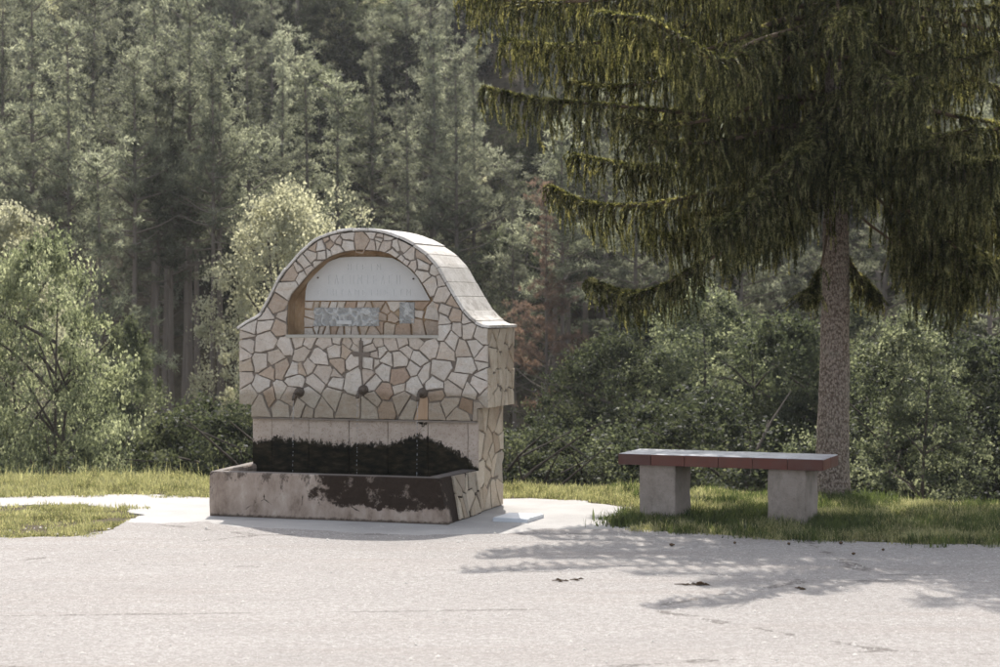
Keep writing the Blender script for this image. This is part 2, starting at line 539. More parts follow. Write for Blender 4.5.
def sheet(name, poly, z, m, rough=.03, step=.25, th=.03):
    """a flat sheet with a ragged outline and a real edge"""
    pts = []
    n = len(poly)
    for k in range(n):
        p, q = Vector(poly[k]), Vector(poly[(k + 1) % n])
        L = (q - p).length
        c = max(1, min(60, int(L / step)))
        for t in range(c):
            pp = p + (q - p) * t / c
            nz = noise.noise_vector(Vector((pp.x * 1.7, pp.y * 1.7, z * 9))) * rough + noise.noise_vector(Vector((pp.x * 6, pp.y * 6, 3))) * rough * .8 + noise.noise_vector(Vector((pp.x * 19, pp.y * 19, 5))) * rough * .35
            pts.append(Vector((pp.x + nz.x, pp.y + nz.y, z)))
    tris = tessellate_polygon([pts])
    n = len(pts)
    vs = [tuple(p) for p in pts] + [(p.x, p.y, z - th) for p in pts]
    fs = []
    for t in tris:
        t = list(t)
        aa, bb, cc = (pts[q] for q in t)
        if (bb - aa).cross(cc - aa).z < 0: t.reverse()
        fs.append(t)
    ar = sum(pts[k].x * pts[(k + 1) % n].y - pts[(k + 1) % n].x * pts[k].y for k in range(n))
    for k in range(n):
        j = (k + 1) % n
        fs.append([k, k + n, j + n, j] if ar > 0 else [j, j + n, k + n, k])
    return link(name, pymesh(name, vs, fs), m=m, kind='structure')


road_edge = [G(-260, 548), G(0, 538.5), G(75, 537), G(112, 530), G(128, 522), G(160, 524), G(205, 522), G(240, 528), G(300, 529.5), G(345, 533),
             G(420, 536), G(500, 534), G(545, 529), G(580, 531), G(612, 529), G(700, 534), G(800, 540), G(900, 543.5), G(1000, 546), G(1250, 552)]
sheet('road', [(-60, -40), (-60, 12.4)] + [(x_, y_) for x_, y_ in road_edge] + [(60, 10.5), (60, -40)], .004, ASPH, .075, .07, .02)
# worn strip where the old surfacing has broken off in front of the fountain
sheet('pavement', [G(-300, 508), G(0, 505.5), G(80, 503.5), G(122, 508), G(140, 514), G(126, 524), G(150, 535), G(400, 545), G(620, 545), G(640, 523), G(632, 508),
                   G(590, 500), G(500, 498), G(400, 496), G(200, 496.5), G(130, 494), G(0, 496.5), G(-300, 497)], -.003, APRON, .10, .08, .012)

# ------------------------------------------------------------------ grass (nobody could count it)
def in_poly(px, py, poly):
    c = np.zeros(len(px), bool)
    n = len(poly)
    for k in range(n):
        x1, y1 = poly[k]; x2, y2 = poly[(k + 1) % n]
        if y1 == y2: continue
        cond = ((y1 > py) != (y2 > py)) & (px < (x2 - x1) * (py - y1) / (y2 - y1) + x1)
        c ^= cond
    return c


def blade_mesh(name, X, Y, Z, H, Wd, lean=.6):
    n = len(X)
    az = rng.uniform(0, 2 * math.pi, n)
    d = np.stack([np.cos(az), np.sin(az), np.zeros(n)], -1)
    s = np.stack([-np.sin(az), np.cos(az), np.zeros(n)], -1)
    s = s * .5 + rng.normal(0, .5, (n, 3)) * np.array([1, 1, 0]); s /= np.linalg.norm(s, axis=1)[:, None] + 1e-6
    b = np.stack([X, Y, Z], -1)
    l = rng.uniform(.05, lean, n)[:, None]
    up = np.array([[0, 0, 1.]])
    h = H[:, None]; wd = Wd[:, None]
    m1 = b + up * h * .55 + d * h * l * .25
    tp = b + up * h * (1 - l * .35) + d * h * l
    V = np.stack([b - s * wd / 2, b + s * wd / 2, m1 + s * wd * .42, m1 - s * wd * .42, tp], 1).reshape(-1, 3)
    o_ = np.arange(n)[:, None] * 5
    F = np.concatenate([o_ + np.array([[0, 1, 2]]), o_ + np.array([[0, 2, 3]]), o_ + np.array([[3, 2, 4]])])
    return npmesh(name, V, F)


def grass(name, poly, dens, hmin, hmax, zoff=-.012, patch=0.35, bumpy=.0, seed=0):
    xs_ = [p[0] for p in poly]; ys_ = [p[1] for p in poly]
    A = (max(xs_) - min(xs_)) * (max(ys_) - min(ys_))
    n = int(A * dens)
    X = rng.uniform(min(xs_), max(xs_), n); Y = rng.uniform(min(ys_), max(ys_), n)
    wx = np.array([noise.noise(Vector((x * 3.1, y * 3.1, seed + 4))) * .24 + noise.noise(Vector((x * 11, y * 11, seed))) * .12 for x, y in zip(X, Y)])
    wy = np.array([noise.noise(Vector((x * 3.1, y * 3.1, seed + 14))) * .30 + noise.noise(Vector((x * 11, y * 11, seed + 2))) * .16 for x, y in zip(X, Y)])
    k = in_poly(X + wx + rng.normal(0, .03, n), Y + wy * .8 + rng.normal(0, .04, n), poly)
    X, Y = X[k], Y[k]
    nz = np.array([noise.noise(Vector((x * 2.3 + seed, y * 2.3, 0))) + .5 * noise.noise(Vector((x * 9, y * 9, seed))) for x, y in zip(X, Y)])
    keep = nz > -patch + rng.uniform(-.15, .15, len(X))
    X, Y, nz = X[keep], Y[keep], nz[keep]
    # blades fade towards the rim of the patch
    H = (hmin + (hmax - hmin) * rng.beta(1.6, 3.2, len(X))) * (1 + 1.0 * np.clip(nz, -.6, .8))
    Z = hill_z(X, Y) + zoff
    o = link(name, blade_mesh(name, X, Y, Z, H, rng.uniform(.0035, .0075, len(X))), m=GRASS, kind='stuff')
    return o


bed_right = [G(612, 527), G(640, 531.5), G(700, 535), G(800, 541), G(900, 544), G(1000, 547), G(1180, 553), (5.6, 13.0), (5.6, 15.2), (4.2, 15.2), (2.6, 15.9), (1.4, 16.4),
             G(600, 491), G(640, 497), G(650, 504), G(625, 514)]
grass('grass', bed_right, 5600, .025, .10, patch=.42, seed=3)
strip_mid = [G(380, 497), G(500, 498.5), G(560, 499), G(600, 501), G(655, 508), (1.6, 16.4), (0, 16.5), (-1.2, 16.7)]
grass('grass', strip_mid, 4600, .03, .10, patch=.6, seed=5)
strip_left = [G(-200, 498.5), G(0, 498), G(60, 496), G(120, 495), G(160, 496), G(205, 498.5), G(250, 498), G(380, 497.5), (-1, 17.0), (-3, 17.4), (-6.5, 17.6)]
grass('grass', strip_left, 4600, .025, .11, patch=.6, seed=8)
patch_left = [G(-220, 546), G(0, 539), G(50, 537), G(80, 534.5), G(110, 529), G(128, 521), G(140, 514), G(118, 508), G(80, 504), G(40, 505), G(0, 507), G(-200, 509)]
grass('grass', patch_left, 6800, .015, .065, patch=.30, seed=11)
grass('grass', bed_right, 4200, .03, .115, patch=.2, seed=23).data.materials[0] = WEED
# long weeds under the bench, at the trunk foot
X = np.concatenate([rng.normal(.93, .11, 900), rng.uniform(1.1, 2.3, 4200), rng.normal(2.42, .14, 1600), rng.normal(2.78, .22, 1400)])
Y = np.concatenate([rng.normal(13.3, .13, 900), 13.45 - .42 * (rng.uniform(1.1, 2.3, 4200) - .9) + rng.normal(.22, .28, 4200), rng.normal(13.0, .2, 1600), rng.normal(14.9, .15, 1400)])
k = Y > 2830.5 / (np.interp(X, [.8, 2.7], [529, 543]) - 310)
X, Y = X[k], Y[k]
link('grass', blade_mesh('tall_grass', X, Y, np.zeros(len(X)) - .01, rng.uniform(.03, .12, len(X)), rng.uniform(.004, .009, len(X)), .9), m=WEED, kind='stuff')
# dry seed heads standing above the strip at the left
X = rng.uniform(-5, -1.9, 260); Y = rng.uniform(16.2, 17.0, 260)
link('grass', blade_mesh('dry_stems', X, Y, hill_z(X, Y) - .01, rng.uniform(.10, .22, 260), np.full(260, .006), .4), m=GRASS, kind='stuff')

# ------------------------------------------------------------------ fountain
TH = R(18)
FX, FY = -.371, 13.196
ct, st_ = math.cos(TH), math.sin(TH)
fount = thing('drinking_fountain', (FX, FY, 0), -TH, 'arched drinking fountain clad in pale crazy-paved stone with a stained trough', 'fountain')


def fuz(u, v, w_=.75):
    a_ = (u - 500) / FPX
    uu = (a_ * (FY + ct * w_) - FX - st_ * w_) / (ct + st_ * a_)
    Yw = FY - st_ * uu + ct * w_
    return (uu, EYE - (v - HOR) * Yw / FPX)


UL, UR = -2.01, .05          # wings
BL, BR = -1.907, -.034       # lower body
ZL, ZW, ZT = .69, .79, 1.395   # ledge, wing underside, wing top
WF, WB = .75, 1.40

arch_px = [(240.5, 328), (248, 323), (255.5, 319.8), (261, 316), (265.5, 308.5), (269.6, 301), (279.5, 281), (287, 270), (296, 259.6), (305, 250.5), (315.7, 242), (324, 237.8),
           (332, 234.8), (341, 233), (350, 231.8), (361, 231.2), (371, 231.5), (381, 233.2), (391.5, 236.5), (402, 240.8), (412.9, 246.5), (424.5, 254.2), (436, 266.5), (444, 281), (452.5, 296),
           (462, 311.5), (469, 319.5), (475.6, 324.5), (482, 327.5), (488.6, 329)]
arch = [fuz(*p) for p in arch_px]
arch[0] = (UL, ZT - .015); arch[-1] = (UR, ZT)
outer = [(UL, ZW), (BL, ZW), (BL, ZL), (BR, ZL), (BR, ZW), (UR, ZW)] + arch[::-1]      # counter-clockwise
niche_px = [(286.5, 336), (286.2, 318), (287, 303), (291, 294), (297.6, 286), (309, 273), (322, 261), (332, 255.3), (342, 251.8), (352, 250.2), (362, 249.7), (378.5, 250.8),
            (390, 254), (399.7, 260), (413, 270.5), (421, 281), (429.5, 295), (435, 305), (438, 315), (438.5, 336)]
hole = [fuz(*p) for p in niche_px]
zn = sum(p[1] for p in (hole[0], hole[-1])) / 2
hole[0] = (hole[0][0], zn); hole[-1] = (hole[-1][0], zn)


def prism_uz(loops, w0, w1):
    """extrude polygon (with hole loops) in (u,z) between two depths"""
    pl = [[Vector((p[0], p[1], 0)) for p in L] for L in loops]
    flat = [p for L in pl for p in L]
    tris = tessellate_polygon(pl)
    n = len(flat)
    vs = [(p.x, w0, p.y) for p in flat] + [(p.x, w1, p.y) for p in flat]
    fs = []
    for t in tris:
        aa, bb, cc = (flat[q] for q in t)
        t = list(t)
        if (bb - aa).cross(cc - aa).z < 0: t.reverse()
        fs.append(t)                                # front faces -w
        fs.append([q + n for q in reversed(t)])
    b = 0
    for L in pl:
        k = len(L)
        ar = sum(L[q].x * L[(q + 1) % k].y - L[(q + 1) % k].x * L[q].y for q in range(k))
        inner = b > 0
        for q in range(k):
            r = (q + 1) % k
            f = [b + q, b + q + n, b + r + n, b + r]
            if (ar < 0) != inner: f.reverse()
            fs.append(f)
        b += k
    return vs, fs


def inset(poly, d):
    """shrink a counter-clockwise outline a little"""
    out = []
    n = len(poly)
    for k in range(n):
        p0, p1, p2 = Vector(poly[k - 1]), Vector(poly[k]), Vector(poly[(k + 1) % n])
        n1 = (p1 - p0).normalized(); n2 = (p2 - p1).normalized()
        nn_ = Vector((-(n1.y + n2.y), n1.x + n2.x))
        nn_.normalize()
        c_ = max(.5, abs(Vector((-n1.y, n1.x)).dot(nn_)))
        out.append(tuple(p1 + nn_ * d / c_))
    return out


oin = inset(outer, .012)
vs, fs = prism_uz([oin, hole], .766, .98)
v2, f2 = prism_uz([oin], .965, WB)
fs += [[q + len(vs) for q in f] for f in f2]; vs += v2
b = len(vs)
box(vs, fs, BL + .012, BR - .012, .795, 1.385, -.02, ZL + .02)
wall = link('wall', pymesh('wall', vs, fs), fount, MORTAR)
# render lining the niche
hin = inset(hole[::-1], .003)[::-1]
k = len(hole)
vs = [(p[0], .768, p[1]) for p in hin] + [(p[0], .901, p[1]) for p in hin]
fs = [[q, q + 1, q + 1 + k, q + k] for q in range(k - 1)]
b = len(vs)
tr = tessellate_polygon([[Vector((p[0], p[1], 0)) for p in hin]])
vs += [(p[0], .901, p[1]) for p in hin]
fs += [[b + q for q in t] for t in tr]
link('niche_lining', pymesh('niche_lining', vs, fs), fount, NICHE)


def clip_half(poly, nx_, ny_, d):
    """keep points with n.p <= d"""
    out = []
    n = len(poly)
    for k_ in range(n):
        p, q = poly[k_], poly[(k_ + 1) % n]
        a_ = nx_ * p[0] + ny_ * p[1] - d
        b_ = nx_ * q[0] + ny_ * q[1] - d
        if a_ <= 0: out.append(p)
        if (a_ < 0 < b_) or (b_ < 0 < a_):
            t = a_ / (a_ - b_)
            out.append((p[0] + (q[0] - p[0]) * t, p[1] + (q[1] - p[1]) * t))
    return out


def stones(seeds, region, gap, sx=1.0, sy=1.0, min_area=.0006, ghosts=(), twist=.42):
    """power-cell split of a region round the seeds, each cell pulled back by half a joint"""
    out = []
    reg = [(p[0] * sx, p[1] * sy) for p in region]
    n_real = len(seeds)
    sd_ = [(p[0] * sx, p[1] * sy) for p in list(seeds) + list(ghosts)]
    wt = []
    for i_, s_ in enumerate(sd_):
        ds_ = sorted(math.hypot(q[0] - s_[0], q[1] - s_[1]) for j, q in enumerate(sd_) if j != i_)[:4]
        wt.append((sum(ds_) / len(ds_) * .42 * random.uniform(.6, 1.25)) ** 2 if i_ < n_real else 0)
    for i_, s_ in enumerate(sd_[:n_real]):
        poly = reg
        near = sorted((j for j in range(len(sd_)) if j != i_), key=lambda j: (sd_[j][0] - s_[0]) ** 2 + (sd_[j][1] - s_[1]) ** 2)[:26]
        for j in near:
            q = sd_[j]
            dx, dy = q[0] - s_[0], q[1] - s_[1]
            L = math.hypot(dx, dy)
            if L < 1e-4: continue
            nx_, ny_ = dx / L, dy / L
            g_ = gap * random.choice((.6, .8, .9, 1.0, 1.2, 2.0)) / 2
            dm_ = max(.2 * L, min(.8 * L, (L * L + wt[i_] - wt[j]) / (2 * L) if j < n_real else L / 2))
            hs_ = math.sin((min(i_, j) * 12.9898 + max(i_, j) * 78.233)) * 43758.5453
            ra = ((hs_ - math.floor(hs_)) * 2 - 1) * (twist if j < n_real else 0)       # each joint runs at its own slant
            mx_, my_ = s_[0] + nx_ * dm_, s_[1] + ny_ * dm_
            nx_, ny_ = nx_ * math.cos(ra) - ny_ * math.sin(ra), nx_ * math.sin(ra) + ny_ * math.cos(ra)
            d = nx_ * mx_ + ny_ * my_ - g_
            poly = clip_half(poly, nx_, ny_, d)
            if len(poly) < 3: break
        if len(poly) < 3: out.append(None); continue
        poly = [(p[0] / sx, p[1] / sy) for p in poly]
        cl = []
        for p in poly:
            if not cl or math.hypot(p[0] - cl[-1][0], p[1] - cl[-1][1]) > .004: cl.append(p)
        if len(cl) > 2 and math.hypot(cl[0][0] - cl[-1][0], cl[0][1] - cl[-1][1]) < .004: cl.pop()
        ok_ = True
        while ok_ and len(cl) > 2:
            ok_ = False
            for k_ in range(len(cl)):
                p0, p1, p2 = Vector(cl[k_ - 1]), Vector(cl[k_]), Vector(cl[(k_ + 1) % len(cl)])
                e1, e2 = p1 - p0, p2 - p1
                if e1.length < 1e-6 or e2.length < 1e-6 or (e1.dot(e2) < 0 and abs(e1.cross(e2)) < .42 * e1.length * e2.length):
                    cl.pop(k_); ok_ = True; break
        if len(cl) < 3: out.append(None); continue
        ar = abs(sum(cl[k_][0] * cl[(k_ + 1) % len(cl)][1] - cl[(k_ + 1) % len(cl)][0] * cl[k_][1] for k_ in range(len(cl)))) / 2
        out.append(cl if len(cl) > 2 and ar > min_area else None)
    return out


def stone_mesh(poly, place, face, depth, bev=.006, jit=.0035):
    """poly in 2-D; place(a, b, d) -> local point; face: how far the face stands proud"""
    pts = []
    n = len(poly)
    for k_ in range(n):
        p, q = Vector(poly[k_]), Vector(poly[(k_ + 1) % n])
        pts.append(p)
        L = (q - p).length
        c = 1 if L < .07 else 2
        nrm = Vector(((q - p).y, -(q - p).x)).normalized() if L > 0 else Vector((0, 0))
        for t in range(1, c + 1):
            if L > .03: pts.append(p.lerp(q, t / (c + 1) + random.uniform(-.1, .1)) + nrm * random.uniform(-jit, jit * .3))
    n = len(pts)
    c = sum(pts, Vector((0, 0))) / n
    tilt = (random.uniform(-.05, .05), random.uniform(-.05, .05))
    vs = []
    for r_, d_ in ((0, depth), (0, .35), (1, 0)):
        for p in pts:
            v = c - p
            q = p + v.normalized() * min(bev, v.length * .3) * r_ if v.length > 0 else p
            off = (q - c).x * tilt[0] + (q - c).y * tilt[1]
            dd_ = depth if d_ == depth else face + bev * d_ * 1.3 + off
            vs.append(place(q.x, q.y, dd_))
    fs = []
    for l_ in range(2):
        for k_ in range(n):
            j = (k_ + 1) % n
            fs.append([l_ * n + k_, l_ * n + j, (l_ + 1) * n + j, (l_ + 1) * n + k_])
    fs.append([2 * n + k_ for k_ in range(n)])
    return pymesh('stone', vs, fs)


def set_stones(cells, place, face, depth, mats, weights, parent, skip=None, over=None):
    for i_, c in enumerate(cells):
        if c is None: continue
        m = random.choices(mats, weights)[0]
        if over and i_ in over: m = over[i_]
        link('stone', stone_mesh(c, place, face + random.uniform(-.007, .005), depth), parent, m)


# stone centres surveyed on the photograph's front face
s3 = [(100, 45), (215, 35), (303, 40), (97, 85), (215, 130), (92, 152), (100, 262), (180, 262), (345, 145), (405, 118), (490, 112), (430, 215), (265, 228), (313, 292), (238, 320), (90, 370),
      (180, 390), (100, 455), (190, 512), (292, 430), (238, 462), (398, 362), (385, 300), (425, 292), (467, 280), (515, 375), (545, 232), (575, 125), (640, 115), (712, 132), (637, 188),
      (660, 272), (700, 196), (735, 245), (757, 165), (650, 372), (748, 372), (625, 475), (565, 535), (425, 530), (360, 458), (290, 540), (490, 478), (712, 540), (835, 345), (850, 258), (855, 165),
      (825, 118), (768, 122), (850, 530), (570, 322), (880, 210), (460, 560), (60, 210), (640, 330)]
s4 = [(45, 140), (22, 262), (75, 190), (125, 135), (195, 120), (270, 135), (225, 185), (180, 245), (290, 232), (100, 240), (20, 370), (85, 310), (172, 338), (270, 296), (265, 395),
      (175, 420), (85, 440), (30, 490), (100, 550), (185, 490), (235, 560), (350, 180), (415, 300), (465, 200), (495, 118), (557, 175), (640, 165), (580, 275), (705, 217), (697, 270), (395, 385),
      (535, 372), (505, 430), (600, 440), (672, 395), (390, 545), (482, 512), (590, 520), (530, 592), (315, 560), (455, 55), (528, 45), (600, 60), (690, 72), (410, 460), (320, 330), (640, 540), (700, 470), (712, 330)]
s1 = [(270, 515), (365, 430), (378, 325), (445, 262), (475, 322), (493, 215), (560, 215), (545, 160), (500, 165), (605, 145), (628, 108), (662, 120), (712, 152), (712, 95), (640, 185), (795, 122),
      (870, 152), (905, 98), (862, 88), (445, 345), (598, 220), (550, 258), (420, 290), (230, 575), (320, 590), (585, 120)]
s2 = [(35, 145), (55, 108), (105, 98), (98, 158), (155, 145), (212, 150), (232, 205), (135, 208), (190, 243), (213, 265), (250, 285), (320, 275), (310, 348), (370, 385), (432, 360), (440, 450),
      (505, 495), (465, 545), (362, 545), (440, 612), (520, 580), (580, 610), (400, 310), (340, 195)]
seeds = [fuz(230 + x_ / 6.067, 320 + y_ / 6.067) for x_, y_ in s3] + [fuz(370 + x_ / 6.0625, 320 + y_ / 6.0625) for x_, y_ in s4]
seeds += [fuz(230 + x_ / 6.067, 220 + y_ / 6.067) for x_, y_ in s1] + [fuz(370 + x_ / 6.0625, 220 + y_ / 6.0625) for x_, y_ in s2]
oi = inset(outer, .004)
# outline joined to the niche by a slit under the keystone's foot
hk = inset(hole, -.006) if False else hole
bi = min(range(len(oi)), key=lambda q: (oi[q][0] - hole[10][0]) ** 2 + (oi[q][1] - hole[10][1]) ** 2)
keyed = oi[:bi + 1] + hole[10:] + hole[:11] + oi[bi:]
gh = []
hh_ = hole[::-1]
for k in range(len(hh_)):
    p, q = Vector(hh_[k]), Vector(hh_[(k + 1) % len(hh_)])
    d = (q - p).normalized(); nv = Vector((-d.y, d.x))
    for t in range(max(1, int((q - p).length / .07))):
        gh.append(tuple(p + (q - p) * (t + .5) / max(1, int((q - p).length / .07)) + nv * .13))
cells = stones(seeds, keyed, .008, ghosts=gh)
n3, n4 = len(s3), len(s4)
over = {}
for q in (13, 14): over[q] = STONES[1]
over[n3 + 12] = STONES[2]; over[n3 + 37] = STONES[2]; over[n3 + 39] = RUST
over[n3 + n4 + 2] = STONES[1]; over[n3 + n4 + 15] = STONES[1]
set_stones(cells, lambda a_, b_, d_: (a_, WF + d_, b_), 0, .025, STONES, (.91, .08, .01), fount, over=over)


def grid_seeds(a0, a1, b0, b1, da, db, jit=.35):
    out = []
    r_ = 0
    b_ = b0 + db / 2
    while b_ < b1 + db * .3:
        a_ = a0 + da / 2 + (r_ % 2) * da * .5 - da * .25
        while a_ < a1 + da * .3:
            out.append((a_ + random.uniform(-jit, jit) * da, b_ + random.uniform(-jit, jit) * db)); a_ += da
        b_ += db; r_ += 1
    return out


def rect(a0, a1, b0, b1): return [(a0, b0), (a1, b0), (a1, b1), (a0, b1)]


for side, U_w, U_b in ((1, UR, BR), (-1, UL, BL)):
    sgn = side
    set_stones(stones(grid_seeds(WF, WB, ZW, ZT, .085, .15), rect(WF + .012, WB - .003, ZW + .003, ZT - .006), .010),
               lambda a_, b_, d_, U=U_w, s_=sgn: (U - s_ * d_, a_, b_), 0, .022, SIDE, (.6, .4), fount)
    set_stones(stones(grid_seeds(.80, 1.385, .0, ZW, .10, .19), rect(.787, 1.383, .004, ZW - .004), .010),
               lambda a_, b_, d_, U=U_b, s_=sgn: (U - s_ * d_, a_, b_), 0, .022, SIDE + [STONES[0]], (.6, .25, .15), fount)

# lower front slabs, splashed black
jx = [fuz(q, 430, .78)[0] for q in (272, 309, 349, 388, 428, 468)]
jx = [BL] + jx + [BR]
for k in range(len(jx) - 1):
    link('wall_slab', soft_box(jx[k] + .0012, jx[k + 1] - .0012, .778 + random.uniform(-.003, .003), .80, .05, ZL - .004, .004, .06, .0025, k), fount, SPLASH)
# underside lip where the upper cladding starts
vs, fs = [], []
box(vs, fs, BL + .01, BR - .01, .752, .80, ZL - .012, ZL + .001)
link('drip_edge', pymesh('drip_edge', vs, fs), fount, MORTAR)

# coping slabs over the arch
prof = [Vector(p) for p in arch]
prof = [Vector((UL - .008, arch[0][1] - .006))] + prof + [Vector((UR + .016, ZT - .004))]
cum = [0]
for k in range(1, len(prof)): cum.append(cum[-1] + (prof[k] - prof[k - 1]).length)


def at_s(s_):
    s_ = max(0, min(cum[-1], s_))
    for k_ in range(1, len(cum)):
        if s_ <= cum[k_] + 1e-9:
            t = (s_ - cum[k_ - 1]) / (cum[k_] - cum[k_ - 1])
            return prof[k_ - 1].lerp(prof[k_], t)
    return prof[-1]


def normal_s(s_):
    d = at_s(s_ + .03) - at_s(s_ - .03)
    return Vector((-d.y, d.x)).normalized()


NS = 21
for k in range(NS):
    s0, s1_ = cum[-1] * k / NS + .0025, cum[-1] * (k + 1) / NS - .0025
    lift = random.uniform(0, .009)
    fo = random.uniform(-.004, .004)
    vs, fs = [], []
    m_ = 5
    for q in range(m_):
        s_ = s0 + (s1_ - s0) * q / (m_ - 1)
        p, nv = at_s(s_), normal_s(s_)
        lo, hi = p + nv * (.001 + lift), p + nv * (.022 + lift)
        for (pt, ww, e) in ((lo, WF - .007 + fo, 0), (hi - nv * .008, WF - .007 + fo, 0), (hi, WF + .001 + fo, 0), (hi, WB + .03 + fo, 0), (lo, WB + .03 + fo, 0)):
            vs.append((pt.x, ww, pt.y))
    for q in range(m_ - 1):
        for r_ in range(5):
            t = (r_ + 1) % 5
            fs.append([q * 5 + r_, q * 5 + t, (q + 1) * 5 + t, (q + 1) * 5 + r_][::-1])
    fs.append([0, 1, 2, 3, 4][::-1]); fs.append([(m_ - 1) * 5 + r_ for r_ in range(5)])
    link('coping_slab', pymesh('coping_slab', vs, fs), fount, COPING)

# niche: plaque, carved slabs, little stones, moulding
WN = .900
n_out = rect(*[fuz(305, 300, WN)[0], fuz(441, 300, WN)[0]], zn - .01, fuz(360, 301.5, WN)[1])
sn = [(317, 305), (325, 304.5), (333, 304.5), (342, 305), (351, 305), (361, 304), (370, 305), (377, 304), (309, 304), (309, 313), (310, 323), (310, 331), (317, 330), (322.5, 330), (328, 330), (334.5, 330),
      (341.5, 330.5), (348, 330), (356, 330), (364, 330), (372, 331), (387, 310), (383, 318), (388, 327), (381, 325), (395, 303), (420, 306), (421, 314), (418, 326), (406, 329), (431, 313), (432, 328),
      (346, 316), (406, 313), (330, 316), (362, 316), (392, 318)]
cs = stones([fuz(*p, WN) for p in sn], n_out, .010, min_area=.0003)
for k in (32, 33, 34, 35): cs[k] = None
set_stones(cs, lambda a_, b_, d_: (a_, WN - .014 + d_, b_), 0, .014, STONES, (.6, .34, .06), fount,
           over={15: STONES[2], 21: STONES[1], 26: STONES[2], 29: STONES[2], 22: STONES[1], 28: STONES[1], 23: STONES[1]})

ppx = [(305, 300.3), (305.5, 291), (307, 284.5), (310.5, 278), (316, 271), (323.5, 265), (331, 260.5), (340, 257.6), (352, 256.8), (378, 256.8), (392, 258), (400, 262), (409, 268.5), (417, 277), (423, 287), (430, 300.3)]
pq = [fuz(*p, .875) for p in ppx]
pq[0] = (pq[0][0], pq[-1][1])
vs, fs = prism_uz([pq[::-1]], .877, .957)
pl = link('marble_plaque', pymesh('marble_plaque', vs, fs), fount, PLAQUE)
# worn, unreadable raised letters in three rows
glyphs = {'E': [(0, 0, 0, 1), (0, 0, .6, 0), (0, .5, .5, .5), (0, 1, .6, 1)], 'H': [(0, 0, 0, 1), (.6, 0, .6, 1), (0, .5, .6, .5)], 'M': [(0, 0, 0, 1), (.7, 0, .7, 1), (0, 1, .35, .4), (.35, .4, .7, 1)],
          'I': [(.3, 0, .3, 1)], 'L': [(0, 0, .3, 1), (.3, 1, .6, 0)], 'T': [(.3, 0, .3, 1), (0, 1, .6, 1)]}
vs, fs = [], []
for (x0, x1, v0, hh, txt) in ((348, 384, 270, 6, 'HTEIM'), (327, 404, 284, 9, 'TLEHMIELEH'), (318, 414, 295.5, 6, 'EIHTLMEIHEITM')):
    n = len(txt)
    for q, ch in enumerate(txt):
        a0, b0 = fuz(x0 + (x1 - x0) * q / n, v0, .875)
        cw, chh = (x1 - x0) / n * .78 / 137, hh / 131
        for (xa, ya, xb, yb) in glyphs[ch]:
            pa, pb = Vector((a0 + xa * cw, b0 + ya * chh)), Vector((a0 + xb * cw, b0 + yb * chh))
            d = (pb - pa).normalized(); s_ = Vector((-d.y, d.x)) * .0026
            bb = len(vs)
            for p in (pa - s_, pb - s_, pb + s_, pa + s_):
                vs.append((p.x, .8745, p.y))
            for p in (pa - s_, pb - s_, pb + s_, pa + s_):
                vs.append((p.x, .878, p.y))
            fs += [[bb, bb + 1, bb + 2, bb + 3], [bb, bb + 4, bb + 5, bb + 1], [bb + 2, bb + 6, bb + 7, bb + 3], [bb + 1, bb + 5, bb + 6, bb + 2], [bb + 3, bb + 7, bb + 4, bb]]
link('inscription', pymesh('inscription', vs, fs), pl, LETTER)
for (x_, v_) in ((318, 277.7), (413.4, 278.8)):
    uu, zz_ = fuz(x_, v_, .875)
    V, F = tubes([([(uu, .879, zz_), (uu, .869, zz_), (uu, .8685, zz_)], [.007, .007, .0005])], 10)
    link('bolt', npmesh('bolt', V, F), pl, IRON)


def relief(x0, x1, v0, v1, kind):
    (u0, z1), (u1, z0) = fuz(x0, v0, .875), fuz(x1, v1, .875)
    nu, nz_ = (120, 40) if kind == 0 else (34, 48)
    vs = []
    for j in range(nz_ + 1):
        for i_ in range(nu + 1):
            fu, fz = i_ / nu, j / nz_
            uu = u0 + (u1 - u0) * fu; zz_ = z0 + (z1 - z0) * fz
            if kind == 0:
                p = Vector((uu * 17, zz_ * 14, 4))
                wv = noise.noise_vector(Vector((uu * 9, zz_ * 9, 1))) * .35
                p += wv
                h = 1 - abs(noise.noise(p)) * 4.5
                h = max(0, h) + .5 * max(0, 1 - abs(noise.noise(p * 2.1 + Vector((5, 1, 2)))) * 5)
                if .36 < fu < .60 and .10 < fz < .32: h = 1.5        # the plain raised bar
            else:
                p = Vector((uu * 26 + zz_ * 12, zz_ * 20, 8)) + noise.noise_vector(Vector((uu * 14, zz_ * 14, 1))) * .5
                h = max(0, 1 - abs(noise.noise(p)) * 4)
            e = min(fu, 1 - fu, fz * (z1 - z0) / (u1 - u0), (1 - fz) * (z1 - z0) / (u1 - u0)) * nu
            if e < .5: h = -1.0
            jx_ = noise.noise(Vector((uu * 30, zz_ * 30, 9))) * .004 if e < 2 else 0
            vs.append((uu + jx_, .881 - .013 * h, zz_ + jx_))
    fs = [[j * (nu + 1) + i_, j * (nu + 1) + i_ + 1, (j + 1) * (nu + 1) + i_ + 1, (j + 1) * (nu + 1) + i_] for j in range(nz_) for i_ in range(nu)]
    # solid edges back to the wall
    ring = [i_ for i_ in range(nu + 1)] + [j * (nu + 1) + nu for j in range(1, nz_ + 1)] + [nz_ * (nu + 1) + i_ for i_ in range(nu - 1, -1, -1)] + [j * (nu + 1) for j in range(nz_ - 1, 0, -1)]
    b_ = len(vs)
    vs += [(vs[q][0], .957, vs[q][2]) for q in ring]
    nr = len(ring)
    fs += [[ring[q], b_ + q, b_ + (q + 1) % nr, ring[(q + 1) % nr]] for q in range(nr)]
    return pymesh('carved_panel', vs, fs)


